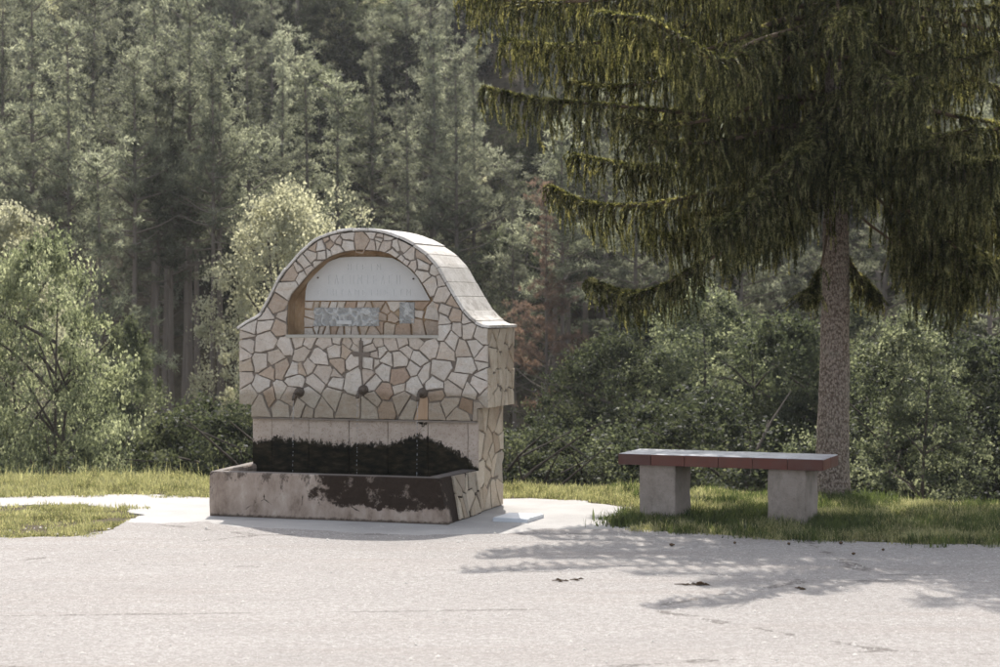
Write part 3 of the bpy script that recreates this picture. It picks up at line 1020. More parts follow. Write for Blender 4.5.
link('carved_panel', relief(313.5, 379, 307.5, 326.5, 0), fount, CARVED, smooth=False)['label'] = 'long grey panel with weathered carved lettering'
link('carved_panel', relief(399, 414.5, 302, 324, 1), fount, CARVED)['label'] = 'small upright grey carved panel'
link('moulding', soft_box(hole[0][0] - .005, hole[-1][0] + .005, .742, .88, zn - .016, zn + .008, .004, .1, .002), fount, LEDGE)

# iron cross let into the wall
(cu, cz1), (_, cz0) = fuz(361.2, 341), fuz(361.2, 369)
(au, az) = fuz(361, 354.3)
vs, fs = [], []
out = [(cu - .014, cz0), (cu + .010, cz0), (cu + .013, az - .018), (au + .075, az - .022), (au + .082, az + .004), (au + .072, az + .018), (cu + .013, az + .016), (cu + .015, cz1), (cu - .013, cz1 + .004),
       (cu - .014, az + .014), (au - .060, az + .022), (au - .070, az + .002), (au - .058, az - .016), (cu - .015, az - .018)]
vs, fs = prism_uz([out], .738, .775)
link('iron_cross', pymesh('iron_cross', vs, fs), fount, CROSSM)

# three spouts and their threads of water
for q, (x_, v_) in enumerate(((298.3, 392), (362, 390), (421.5, 393))):
    uu, zz_ = fuz(x_ + 1.5, v_)
    t = link('spout', None, fount, loc=(uu, WF, zz_))
    V, F = tubes([([(0, .02, 0), (0, -.006, 0), (0, -.012, 0), (0, -.035, .002), (0, -.050, .002), (0, -.056, .001), (0, -.057, 0)], [.040, .040, .034, .031, .026, .015, .002])], 18)
    link('flange', npmesh('flange', V, F), t, IRON, smooth=True)
    pts = [(0, -.04, -.004), (0, -.075, -.004), (0, -.10, -.012), (0, -.118, -.030), (0, -.122, -.058), (0, -.122, -.060), (0, -.122, -.045)]
    V, F = tubes([(pts, [.017, .015, .014, .0135, .0135, .010, .009])], 14)
    link('pipe', npmesh('pipe', V, F), t, IRON, smooth=True)
    # stream: a thread breaking into beads
    lines = []
    z0_ = -.055
    zend = .30 - zz_
    zc = z0_
    while zc > zend:
        L = random.uniform(.008, .035) * (1 if zc > z0_ - .12 else .7)
        r0 = random.uniform(.0018, .0034)
        xo, yo = random.uniform(-.0015, .0015), -.122 + random.uniform(-.002, .002) - .01 * min(1, (z0_ - zc) * 2)
        lines.append(([(xo, yo, zc), (xo, yo, zc - L * .3), (xo, yo, zc - L * .75), (xo, yo, zc - L)], [.0003, r0 * .8, r0, .0003]))
        zc -= L + (random.uniform(0, .004) if zc > z0_ - .12 else random.uniform(.004, .03))
    V, F = tubes(lines, 6)
    s_ = link('water', npmesh('water_thread', V, F), t, DROP, smooth=True)
    s_['kind'] = 'stuff'

# trough
def ring_pts(c, z, step=.08):
    out = []
    for k_ in range(4):
        p, q = Vector(c[k_]), Vector(c[(k_ + 1) % 4])
        m_ = [22, 9, 22, 9][k_]
        for t in range(m_):
            x_ = p.lerp(q, t / m_)
            out.append((x_.x, x_.y, z))
    return out


ZB = .325
bot = [(-1.885, 0), (0, 0), (-.02, .80), (-1.96, 1.02)]
top = [(-1.905, .045), (-.085, .045), (-.045, .80), (-1.995, 1.02)]
inn = [(-1.84, .135), (-.20, .135), (-.17, .80), (-1.875, .80)]
flo = [(-1.80, .17), (-.24, .17), (-.2, .80), (-1.84, .80)]
def lerp_c(c0, c1, t): return [tuple(Vector(p).lerp(Vector(q), t)) for p, q in zip(c0, c1)]
layers = []
for t in (0, .12, .3, .5, .7, .88, .965): layers.append(ring_pts(lerp_c(bot, top, t), -.02 + (ZB + .02) * t))
layers.append(ring_pts(lerp_c(top, inn, .09), ZB))
layers.append(ring_pts(lerp_c(top, inn, .5), ZB + .001))
layers.append(ring_pts(lerp_c(top, inn, .92), ZB))
layers.append(ring_pts(inn, ZB - .012))
layers.append(ring_pts(flo, .10))
nr = len(layers[0])
vs = []
for li, L in enumerate(layers):
    for p in L:
        v = Vector(p)
        amp = .006 if li < 10 else .002
        nv = noise.noise_vector(v * 7) * amp + noise.noise_vector(v * 28) * amp * .6
        if li > 6: nv.z *= .25
        vs.append(tuple(v + nv))
fs = []
for li in range(len(layers) - 1):
    for k in range(nr):
        j = (k + 1) % nr
        fs.append([li * nr + k, li * nr + j, (li + 1) * nr + j, (li + 1) * nr + k])
fs.append([(len(layers) - 1) * nr + k for k in range(nr)])
basin = link('basin', pymesh('basin', vs, fs), fount, BASIN)
wv = []
for (x_, y_) in [(-1.87, .11), (-.18, .11), (-.14, .785), (-1.88, .785)]: wv.append((x_, y_, .292))
me = pymesh('water', wv, [[0, 1, 2, 3]])
link('water_surface', me, fount, WATER)
# upright stones facing the right-hand end of the trough
cs = stones(grid_seeds(.27, .79, .0, .32, .085, .17), rect(.27, .785, .004, .318), .010)


def end_place(a_, b_, d_):
    t = b_ / ZB
    x0_ = (1 - t) * (0 - .025 * a_) + t * (-.085 + .05 * a_)
    return (x0_ + .012 - d_, a_, b_)


set_stones(cs, end_place, 0, .03, SIDE + [STONES[0]], (.4, .1, .5), fount)

# ------------------------------------------------------------------ pale slab on the ground beside the fountain
gx, gy = G(519, 519)
s_ = link('stone_slab', soft_box(-.135, .135, -.19, .17, -.01, .026, .005, .06, .003, 4), m=SLABM, loc=(gx, gy, 0))
s_.rotation_euler = (0, 0, -R(20))
tag(s_, 'pale bluish stone slab lying on the ground at the right foot of the fountain', 'slab')

# ------------------------------------------------------------------ bench
TB = R(22)
bench = thing('bench', (.858, 13.45, 0), -TB, 'concrete bench with red tiled seat edge and two block legs on the grass', 'bench')
seat = link('seat', soft_box(.012, 1.488, .012, .52, .418, .470, .002), bench, BCONC)
nt_ = 6
for k in range(nt_):
    a0, a1 = 1.5 * k / nt_ + .0015, 1.5 * (k + 1) / nt_ - .0015
    link('edge_tile', soft_box(a0, a1, -.001 + random.uniform(-.0015, .0015), .012, .408, .4845, .0022), seat, REDT)
    link('edge_tile', soft_box(a0, a1, .521, .533, .408, .4845, .0022), seat, REDT)
    for b0, b1 in ((.014, .266), (.2685, .519)):
        link('top_tile', soft_box(a0, a1, b0, b1, .4705, .486 + random.uniform(-.001, .001), .0022), seat, TOPT)
for xa, xb in ((1.4885, 1.5005), (-.0005, .0115)):
    for b0, b1 in ((.0135, .266), (.2685, .519)):
        link('edge_tile', soft_box(xa, xb, b0, b1, .408, .4835, .0022), seat, REDT)
for k, x0 in enumerate((.148, 1.098)):
    link('leg', soft_box(x0, x0 + .272, .045, .44, -.05, .417, .006, .05, .004, k * 3), bench, BCONC)

# ------------------------------------------------------------------ litter: cones, leaves and pebbles
def lump(r_, sx, sy, sz, seed):
    import bmesh
    bm = bmesh.new()
    bmesh.ops.create_icosphere(bm, subdivisions=1, radius=r_)
    for v in bm.verts:
        v.co += noise.noise_vector(v.co * 40 + Vector((seed, 0, 0))) * r_ * .5
        v.co.x *= sx; v.co.y *= sy; v.co.z *= sz
    me = bpy.data.meshes.new('lump'); bm.to_mesh(me); bm.free()
    return me


cone_me = [lump(.02, 1.9, 1, .9, k) for k in range(3)]
for k, (x_, v_) in enumerate(((672, 547), (841, 545), (735, 545), (789, 546), (700, 586), (853, 556), (883, 552))):
    X_, Y_ = G(x_, v_)
    o = link('fallen_cone', cone_me[k % 3], m=DEBRIS, loc=(X_, Y_, .015))
    o.rotation_euler = (0, 0, random.uniform(0, 6)); sc = random.uniform(.4, .7); o.scale = (sc, sc, sc)
    tag(o, 'small dark spruce cone on the road, ' + ('in front of the bench\'s left leg', 'farthest right but one, near the grass edge', 'below the gap between the bench legs', 'in front of the bench\'s right leg', 'alone on the sunlit strip beside the twig litter', 'nearest the camera among the right-hand cones', 'farthest to the right, beside the grass')[k], 'cone', 'cones fallen on the road')
VV = []
lines = []
for (x_, v_, ln) in ((684, 586, .11), (697, 586.5, .09), (560, 582, .09), (575, 581, .06), (800, 590, .05)):
    X_, Y_ = G(x_, v_)
    aa = random.uniform(-.4, .4)
    lines.append(([(X_ - ln / 2, Y_ - aa * .05, .010), (X_, Y_, .011), (X_ + ln / 2, Y_ + aa * .06, .008)], [.002, .004, .001]))
    for _ in range(3):
        bx_, by_ = X_ + random.uniform(-ln, ln) * .5, Y_ + random.uniform(-.05, .05)
        lines.append(([(bx_, by_, .009), (bx_ + .012, by_ + .01, .011), (bx_ + .03, by_ - .01, .009)], [.001, .005, .001]))
V, F = tubes(lines, 5)
link('twig_litter', npmesh('twig_litter', V, F), m=DEBRIS, kind='stuff')
n = 5200
X = rng.uniform(-3.8, 4.2, n); Y = rng.uniform(7.5, 13.1, n)
r_ = rng.gamma(2.0, .0017, n) + .001
octa = np.array([[1, 0, 0], [0, 1, 0], [-1, 0, 0], [0, -1, 0], [0, 0, .8], [0, 0, -.4]])
V = (octa[None] * r_[:, None, None] * rng.uniform(.6, 1.3, (n, 6, 1)) + np.stack([X, Y, np.full(n, .005)], -1)[:, None]).reshape(-1, 3)
of = np.array([[0, 1, 4], [1, 2, 4], [2, 3, 4], [3, 0, 4]])
F = (np.arange(n)[:, None, None] * 6 + of[None]).reshape(-1, 3)
link('gravel', npmesh('gravel', V, F), m=PEBBLE, kind='stuff')

# ------------------------------------------------------------------ the spruce
TX, TY = 2.71, 15.1
spruce = thing('spruce_tree', (TX, TY, 0), 0, 'weeping spruce with drooping branches and scaly trunk behind the bench', 'tree')
HT = 5.95
zs = np.concatenate([np.linspace(-.15, .5, 14), np.linspace(.55, 4.5, 80), np.linspace(4.6, HT, 20)])
nsd = 40
def trunk_r(z):
    return .132 * (1 - np.clip(z, 0, 99) / (HT + .3)) ** .75 + .045 * np.exp(-np.clip(z + .1, 0, 9) / .16) + .006
def trunk_c(z):
    return np.array([.02 * np.sin(z * .9) + .015 * z * .4, .02 * np.cos(z * .7), 0]) if np.isscalar(z) else None
V = []
for z_ in zs:
    for k in range(nsd):
        an = 2 * math.pi * k / nsd
        r0 = float(trunk_r(z_))
        d = Vector((math.cos(an), math.sin(an), 0))
        p = Vector((d.x * 1.6, d.y * 1.6, z_ * 4.5))
        r1 = r0 * (1 + .05 * noise.noise(p)) + .006 * noise.noise(Vector((d.x * 7, d.y * 7, z_ * 22))) + .004 * noise.noise(Vector((d.x * 16, d.y * 16, z_ * 50)))
        r1 += .02 * max(0, math.cos(an * 5 + 1)) * math.exp(-max(0, z_ + .1) / .12)
        c_ = trunk_c(float(z_))
        V.append((c_[0] + d.x * r1, c_[1] + d.y * r1, z_))
i = (np.arange(len(zs) - 1)[:, None] * nsd + np.arange(nsd)[None]).ravel()
j = (np.arange(len(zs) - 1)[:, None] * nsd + (np.arange(nsd)[None] + 1) % nsd).ravel()
link('trunk', npmesh('trunk', np.array(V), np.stack([i, j, j + nsd, i + nsd], -1)), spruce, SBARK, smooth=True)


def bez(pts, n):
    """smooth polyline through control points (Catmull-Rom)"""
    p = np.array([pts[0]] + list(pts) + [pts[-1]], float)
    out = []
    seg = len(pts) - 1
    for q in range(n):
        t = q / (n - 1) * seg
        k_ = min(int(t), seg - 1); f = t - k_
        a_, b_, c_, d_ = p[k_], p[k_ + 1], p[k_ + 2], p[k_ + 3]
        out.append(.5 * ((2 * b_) + (-a_ + c_) * f + (2 * a_ - 5 * b_ + 4 * c_ - d_) * f * f + (-a_ + 3 * b_ - 3 * c_ + d_) * f ** 3))
    return np.array(out)


def needles(paths, spacing=.0125, per=5, nl=.036, nw=.0095):
    """paths: list of (n,3) polylines -> bristling needles along them"""
    A, T, W = [], [], []
    for pth in paths:
        d = np.diff(pth, axis=0); L = np.linalg.norm(d, axis=1); cs_ = np.concatenate([[0], np.cumsum(L)])
        m_ = max(2, int(cs_[-1] / spacing))
        s_ = np.linspace(0, cs_[-1], m_)
        q = np.stack([np.interp(s_, cs_, pth[:, k_]) for k_ in range(3)], -1)
        t = np.gradient(q, axis=0); t /= np.linalg.norm(t, axis=1)[:, None] + 1e-9
        A.append(q); T.append(t); W.append(np.clip(1.15 - .75 * s_ / max(cs_[-1], .12) ** 1.0 * 1.0, .42, 1.1) if cs_[-1] < 1.2 else np.full(m_, .8))
    W = np.repeat(np.concatenate(W), per)[:, None]
    A = np.repeat(np.concatenate(A), per, 0); T = np.repeat(np.concatenate(T), per, 0)
    n_ = len(A)
    rv = rng.normal(0, 1, (n_, 3)); rv -= (rv * T).sum(1)[:, None] * T; rv /= np.linalg.norm(rv, axis=1)[:, None] + 1e-9
    d = T * 1.0 + rv * rng.uniform(.45, .95, (n_, 1)); d /= np.linalg.norm(d, axis=1)[:, None]
    s_ = np.cross(d, rng.normal(0, 1, (n_, 3))); s_ /= np.linalg.norm(s_, axis=1)[:, None] + 1e-9
    l_ = nl * rng.uniform(.7, 1.3, (n_, 1)) * W
    A = A + rng.normal(0, .0015, (n_, 3))
    V = np.stack([A - s_ * nw / 2, A + s_ * nw / 2, A + d * l_], 1).reshape(-1, 3)
    return V, np.arange(n_ * 3).reshape(-1, 3)


def limb(ctrl, r0, dens=26, hang=.55, spread=.22, bare=.1, tip=True, seed=0, tuft=1.0):
    """one bough: woody axis, pendulous side twigs, needles"""
    pts = bez(ctrl, 40)
    L = np.linalg.norm(np.diff(pts, axis=0), axis=1).sum()
    fr = np.linspace(0, 1, 40)
    rad = r0 * .62 * (1 - fr) ** .8 + .004
    lines = [(pts, rad)]
    paths = []
    n_ = int(L * dens * 2.0)
    for q in range(n_):
        f = bare + (1 - bare) * (q + random.random()) / n_
        f = min(f, .995)
        k_ = f * 39; i0 = min(int(k_), 38)
        p = pts[i0] + (pts[i0 + 1] - pts[i0]) * (k_ - i0)
        t = pts[i0 + 1] - pts[i0]; t = t / (np.linalg.norm(t) + 1e-9)
        side = np.array([-t[1], t[0], 0]); side /= np.linalg.norm(side) + 1e-9
        s_ = random.choice((-1, 1)) * random.uniform(.1, 1) * spread * (1 - .75 * f ** 2)
        h = hang * 1.25 * random.uniform(.35, 1.0) * (1 - .62 * f ** 1.6) * (.75 + .25 * random.random())
        fwd = random.uniform(.02, .12)
        wob = np.array([random.uniform(-.03, .03), random.uniform(-.03, .03), 0])
        c = [p, p + side * s_ * .55 + t * fwd * .6 + np.array([0, 0, .01 - abs(s_) * .1]),
             p + side * s_ + t * fwd + np.array([0, 0, -h * .30 - abs(s_) * .2]), p + side * s_ * 1.05 + t * fwd + wob + np.array([0, 0, -h * .65]), p + side * s_ * 1.02 + t * fwd * .9 + wob * 1.8 + np.array([0, 0, -h])]
        w_ = bez(c, 9)
        paths.append(w_)
        if q % 2 == 0: lines.append((w_[:7], np.linspace(.0045, .0015, 7)))
        if h > .2:
            for _ in range(0 if h < .35 else 1):
                kk = random.randint(3, 7)
                b0 = w_[kk]
                hh = h * random.uniform(.15, .4)
                o_ = np.array([random.uniform(-.04, .04), random.uniform(-.04, .04), 0])
                paths.append(np.array([b0, b0 + o_ * .7 + [0, 0, -hh * .25], b0 + o_ * 1.1 + [0, 0, -hh * .6], b0 + o_ + [0, 0, -hh]]))
    if tip:     # the leafy, slightly upturned end
        for f0 in (.70, .76, .82, .87, .91, .95):
            i0 = int(f0 * 39)
            t = pts[min(39, i0 + 2)] - pts[i0]; t = t / np.linalg.norm(t)
            side = np.array([-t[1], t[0], 0])
            for s_ in (-1, 1):
                l_ = .20 * (1.15 - f0) * 3
                paths.append(bez([pts[i0], pts[i0] + t * l_ * .5 + side * s_ * l_ * .45, pts[i0] + t * l_ * .9 + side * s_ * l_ * .7 + np.array([0, 0, -.02])], 6))
        paths.append(pts[int(39 * max(bare, .15)):])
        paths.append(pts[int(39 * max(bare, .3)):] + np.array([0, 0, .012]))
    V, F = needles(paths)
    V2, F2 = tubes(lines, 5)
    return V, F, V2, F2


def add_limb(*args, **kw):
    V, F, V2, F2 = limb(*args, **kw)
    b_ = link('branch', npmesh('branch', V2, F2), spruce, TWIG, smooth=True)
    link('foliage', npmesh('foliage', V, F), b_, F_SPRUCE)
    return len(F)


def rel(u, v, Y):
    p = P(u, v, Y)
    return (p.x - TX, p.y - TY, p.z)


nt_tri = 0
# boughs surveyed on the photograph (pixel, depth)
nt_tri += add_limb([(0, 0, 3.35), rel(760, 118, 15.0), rel(680, 112, 14.9), rel(600, 104, 14.8), rel(540, 100, 14.7), rel(488, 89, 14.6)], .03, 30, .62, .26)
nt_tri += add_limb([(0, 0, 2.85), rel(770, 175, 15.2), rel(700, 195, 15.2), rel(640, 205, 15.2), rel(590, 203, 15.2), rel(553, 188, 15.2)], .026, 32, .58, .24)
nt_tri += add_limb([(0, 0, 2.55), rel(780, 215, 14.9), rel(735, 245, 14.8), rel(690, 270, 14.7), rel(655, 289, 14.6), rel(625, 292, 14.6), rel(595, 282, 14.6)], .022, 26, .46, .15, bare=.42)
nt_tri += add_limb([(0, 0, 3.9), rel(760, 40, 14.0), rel(720, 60, 13.4), rel(690, 45, 13.0), rel(650, 22, 12.8), rel(606, 14, 12.7)], .03, 28, .5, .24)
nt_tri += add_limb([(0, 0, 4.1), rel(720, -10, 15.3), rel(620, -5, 15.3), rel(540, 5, 15.2), rel(478, -6, 15.1)], .03, 30, .75, .28)
nt_tri += add_limb([(0, 0, 3.7), rel(730, 50, 15.7), rel(640, 45, 15.9), rel(570, 50, 16.0), rel(508, 40, 16.1)], .03, 30, .7, .28)
nt_tri += add_limb([(0, 0, 3.2), rel(900, 130, 14.9), rel(960, 134, 14.7), rel(1040, 122, 14.6), rel(1120, 120, 14.5)], .026, 22, .6, .2, bare=.45)
nt_tri += add_limb([(0, 0, 2.9), rel(880, 190, 14.6), rel(930, 225, 14.3), rel(965, 255, 14.1), rel(985, 262, 14.0)], .024, 26, .62, .2, bare=.3)
nt_tri += add_limb([(0, 0, 2.7), rel(860, 215, 15.1), rel(890, 240, 15.3), rel(910, 262, 15.4), rel(925, 275, 15.5)], .018, 30, .5, .15, bare=.5)
nt_tri += add_limb([(0, 0, 2.35), rel(822, 262, 14.8), rel(816, 285, 14.75), rel(808, 292, 14.7)], .012, 30, .28, .1, bare=.4)
nt_tri += add_limb([(0, 0, 2.35), rel(850, 262, 15.1), rel(865, 280, 15.1), rel(874, 290, 15.1)], .012, 40, .36, .1, bare=.3)
nt_tri += add_limb([(0, 0, 3.0), rel(790, 160, 14.2), rel(760, 190, 13.9), rel(735, 215, 13.7), rel(715, 222, 13.6)], .022, 34, .62, .2, bare=.25)
nt_tri += add_limb([(0, 0, 3.1), rel(900, 120, 14.5), rel(950, 150, 14.1), rel(1000, 170, 13.8), rel(1030, 170, 13.7)], .024, 34, .75, .25, bare=.2)
nt_tri += add_limb([(0, 0, 2.85), rel(900, 175, 15.6), rel(960, 215, 15.9), rel(1020, 232, 16.1), rel(1060, 235, 16.2)], .022, 32, .62, .22, bare=.2)
nt_tri += add_limb([(0, 0, 3.6), rel(860, 60, 14.4), rel(885, 75, 13.6), rel(905, 90, 13.2), rel(915, 80, 13.0)], .024, 30, .65, .25, bare=.25)
nt_tri += add_limb([(0, 0, 3.3), rel(880, 120, 14.2), rel(930, 150, 13.7), rel(965, 165, 13.5), rel(990, 160, 13.4)], .02, 34, .8, .25, bare=.2)
nt_tri += add_limb([(0, 0, 2.9), rel(890, 165, 14.9), rel(950, 190, 14.6), rel(1000, 200, 14.5), rel(1050, 195, 14.5)], .022, 34, .85, .25, bare=.2)
nt_tri += add_limb([(0, 0, 2.9), rel(880, 170, 15.5), rel(905, 200, 15.6), rel(940, 225, 15.8), rel(975, 235, 15.9)], .022, 34, .7, .22, bare=.3)
nt_tri += add_limb([(0, 0, 2.7), rel(880, 200, 14.8), rel(915, 245, 14.6), rel(945, 275, 14.5), rel(965, 282, 14.4)], .018, 34, .6, .18, bare=.4)
nt_tri += add_limb([(0, 0, 2.7), rel(900, 200, 15.3), rel(960, 240, 15.4), rel(1000, 262, 15.5), rel(1040, 268, 15.6)], .018, 34, .65, .2, bare=.35)
nt_tri += add_limb([(0, 0, 3.2), rel(822, 110, 14.7), rel(810, 140, 14.2), rel(800, 155, 13.9)], .018, 46, .7, .22, bare=.1)
nt_tri += add_limb([(0, 0, 3.0), rel(840, 130, 14.6), rel(850, 160, 14.1), rel(858, 175, 13.8)], .018, 46, .6, .22, bare=.1)
nt_tri += add_limb([(0, 0, 2.9), rel(815, 165, 14.8), rel(800, 185, 14.5), rel(788, 195, 14.3)], .014, 46, .55, .18, bare=.1)
nt_tri += add_limb([(0, 0, 3.1), rel(780, 140, 15.6), rel(710, 160, 15.9), rel(640, 165, 16.1), rel(575, 155, 16.2)], .022, 30, .6, .25, bare=.15)
nt_tri += add_limb([(0, 0, 2.7), rel(780, 205, 15.4), rel(730, 228, 15.5), rel(690, 236, 15.6), rel(655, 232, 15.6)], .018, 32, .55, .2, bare=.2)
nt_tri += add_limb([(0, 0, 2.8), rel(790, 190, 14.7), rel(765, 205, 14.3), rel(740, 215, 14.0)], .02, 40, .6, .2, bare=.15)
nt_tri += add_limb([(0, 0, 2.8), rel(780, 190, 15.5), rel(740, 205, 15.7), rel(690, 215, 15.9)], .02, 36, .6, .22, bare=.15)
# the remaining whorls, up into the part of the crown above the frame
z_ = 3.0
k = 0
while z_ < 5.5:
    R_ = 2.75 if z_ < 4.8 else 2.75 * (1 - min(1, (z_ - 4.8) / 1.35) ** 1.4)
    R_ = max(.25, R_)
    for q in range(5 if z_ < 3.6 else 7):
        az = k * 2.4 + q * 6.283 / (5 if z_ < 3.6 else 7) + random.uniform(-.3, .3)
        dx, dy = math.cos(az), math.sin(az)
        L_ = R_ * random.uniform(.78, 1.08) * (1.06 if z_ > 4 and dx < -.2 else 1)
        if z_ < 3.6: L_ = min(L_, 2.1) * .9
        if dy < -.25 and z_ > 3.5: L_ *= .62
        zz0 = z_ + random.uniform(-.1, .1)
        sag = random.uniform(.15, .38)
        ctrl = [(0, 0, zz0), (dx * L_ * .25, dy * L_ * .25, zz0 + .02 - sag * .1), (dx * L_ * .55, dy * L_ * .55, zz0 - sag * .7), (dx * L_ * .82, dy * L_ * .82, zz0 - sag), (dx * L_, dy * L_, zz0 - sag * .85)]
        nt_tri += add_limb(ctrl, .012 + .008 * R_, 19 if z_ < 4.6 else 15, (.62 if z_ < 5 else .45) * min(1, R_ / 1.5 + .2), .3)
    z_ += .31 if z_ < 4.7 else .42
    k += 1

# ------------------------------------------------------------------ woodland behind
def rand_dirs(n_):
    d = rng.normal(0, 1, (n_, 3))
    return d / np.linalg.norm(d, axis=1)[:, None]


def tuft_mesh(centres, rad, per, ln, wd, up=.3):
    n_ = len(centres) * per
    c = np.repeat(centres, per, 0)
    rr = np.repeat(rad, per)[:, None]
    d = rand_dirs(n_); d[:, 2] += up; d /= np.linalg.norm(d, axis=1)[:, None]
    b0 = c + d * rr * rng.uniform(0, .9, (n_, 1)) * np.array([[1, 1, .6]])
    s_ = np.cross(d, rand_dirs(n_)); s_ /= np.linalg.norm(s_, axis=1)[:, None] + 1e-9
    l_ = ln * rng.uniform(.6, 1.4, (n_, 1)); w_ = wd * rng.uniform(.7, 1.3, (n_, 1))
    V = np.stack([b0 - s_ * w_ / 2, b0 + s_ * w_ / 2, b0 + d * l_], 1).reshape(-1, 3)
    return V, np.arange(n_ * 3).reshape(-1, 3)


def leaf_mesh(centres, rad, per, sz, flat=.75):
    n_ = len(centres) * per
    c = np.repeat(centres, per, 0); rr = np.repeat(rad, per)[:, None]
    p = c + rand_dirs(n_) * rr * rng.uniform(0, 1, (n_, 1)) ** .5 * np.array([[1, 1, flat]])
    d = rand_dirs(n_); s_ = np.cross(d, rand_dirs(n_)); s_ /= np.linalg.norm(s_, axis=1)[:, None] + 1e-9
    z = sz * rng.uniform(.6, 1.4, (n_, 1))
    V = np.stack([p - d * z * .5, p + s_ * z * .32, p + d * z * .5, p - s_ * z * .32], 1).reshape(-1, 3)
    return V, np.arange(n_ * 4).reshape(-1, 4)


def proto_pine(h, crown_from, cr, nb, seed, dead=False, per=46):
    rs = random.Random(seed)
    lines = []
    n_ = 14
    bx, by = rs.uniform(-.3, .3), rs.uniform(-.3, .3)
    tp = np.array([[bx * math.sin(f * 2.5), by * math.sin(f * 2), -.6 + f * (h + .6)] for f in np.linspace(0, 1, n_)])
    r0 = .011 * h
    lines.append((tp, np.linspace(r0, .02, n_)))
    cen, rad = [], []
    for b_ in range(nb):
        f = crown_from + (1 - crown_from) * (b_ + rs.random()) / nb
        low = b_ < nb * .2
        q = (f - crown_from) / (1 - crown_from)
        prof_ = (math.sin(min(1, q * 1.35 + .22) * math.pi) ** .7 if q < .9 else .35) * (.75 + .5 * rs.random())
        prof_ = max(prof_, .22 * (1.1 - q))
        az = b_ * 2.399 + rs.uniform(-.5, .5)
        L_ = cr * prof_
        k_ = f * (n_ - 1); i0 = min(int(k_), n_ - 2)
        p0 = tp[i0] + (tp[i0 + 1] - tp[i0]) * (k_ - i0)
        up = rs.uniform(-.05, .45) + q * .35
        d = np.array([math.cos(az), math.sin(az), up])
        pts = np.array([p0, p0 + d * L_ * .5 + [0, 0, -.04 * L_], p0 + d * L_])
        lines.append((pts, [.035 * (1.1 - q), .022, .008]))
        if low and rs.random() < .55: continue       # dead lower branches
        m_ = max(3, int(L_ * 8))
        for t in range(m_):
            ff = .25 + .82 * (t + rs.random()) / m_
            c = p0 + d * L_ * ff + np.array([rs.gauss(0, .27), rs.gauss(0, .27), rs.gauss(.05, .07)]) * (.35 + ff * .75)
            cen.append(c); rad.append(rs.uniform(.14, .27))
    for t in range(5):
        cen.append(tp[-1] + [rs.gauss(0, .1), rs.gauss(0, .1), rs.uniform(-.5, .1)]); rad.append(.15)
    for t in range(10):                               # dead snags on the bare stem
        f = rs.uniform(.25, crown_from); az = rs.uniform(0, 6.28); p0 = tp[int(f * (n_ - 1))]
        L_ = rs.uniform(.2, .9)
        lines.append((np.array([p0, p0 + [math.cos(az) * L_, math.sin(az) * L_, rs.uniform(-.1, .2)]]), [.018, .006]))
    V, F = tubes(lines, 6)
    tr_ = npmesh('pine_trunk', V, F); tr_.materials.append(BARK)
    V, F = tuft_mesh(np.array(cen), np.array(rad), per, .10, .034)
    return tr_, (V, F)


def proto_leafy(h, cr, base, nclump, per, sz, seed, stems=1, flat=.75):
    rs = random.Random(seed)
    lines, cen, rad = [], [], []
    tips = []
    for s_ in range(stems):
        az = rs.uniform(0, 6.28); sp = .12 * cr * (stems > 1)
        ex, ey = math.cos(az) * sp * 3, math.sin(az) * sp * 3
        tp = np.array([[ex * f + .1 * math.sin(f * 5 + s_), ey * f + .1 * math.cos(f * 4), -.5 + f * (h * .9 + .5)] for f in np.linspace(0, 1, 10)])
        lines.append((tp, np.linspace(.012 * h + .02, .012, 10)))
        for b_ in range(14):
            f = rs.uniform(base, .95); i0 = int(f * 9)
            p0 = tp[i0]; a2 = rs.uniform(0, 6.28); L_ = cr * rs.uniform(.4, .9)
            p2 = p0 + np.array([math.cos(a2) * L_, math.sin(a2) * L_, L_ * rs.uniform(.2, .9)])
            lines.append((np.array([p0, (p0 + p2) / 2 + [0, 0, .08], p2]), [.03, .018, .006]))
    for k_ in range(nclump):
        # clumps crowd towards an uneven outer shell
        f = rs.random()
        zc = base * h + (h - base * h) * f
        prof_ = math.sin(min(1, .16 + f * .84) * math.pi) ** .55 if f > .25 else .75 + f * .7
        az = rs.uniform(0, 6.28)
        lob = 1 + .25 * math.sin(az * 3 + seed) + .18 * math.sin(az * 5 + zc * 2)
        rr = cr * prof_ * lob * rs.uniform(.25, 1) ** .6 * (1.28 if rs.random() < .12 else 1)
        zc += rs.uniform(-.25, .35) * (rs.random() < .3)
        cen.append((math.cos(az) * rr, math.sin(az) * rr, zc)); rad.append(rs.choice((.12, .18, .25, .32, .42)) * (cr / 1.8) ** .5)
    V, F = tubes(lines, 6)
    tr_ = npmesh('leafy_trunk', V, F); tr_.materials.append(DBARK)
    V, F = leaf_mesh(np.array(cen), np.array(rad), per, sz, flat)
    return tr_, (V, F)


def crown_me(vf):
    me = npmesh('crown', *vf); me.materials.append(F_LEAF); return me


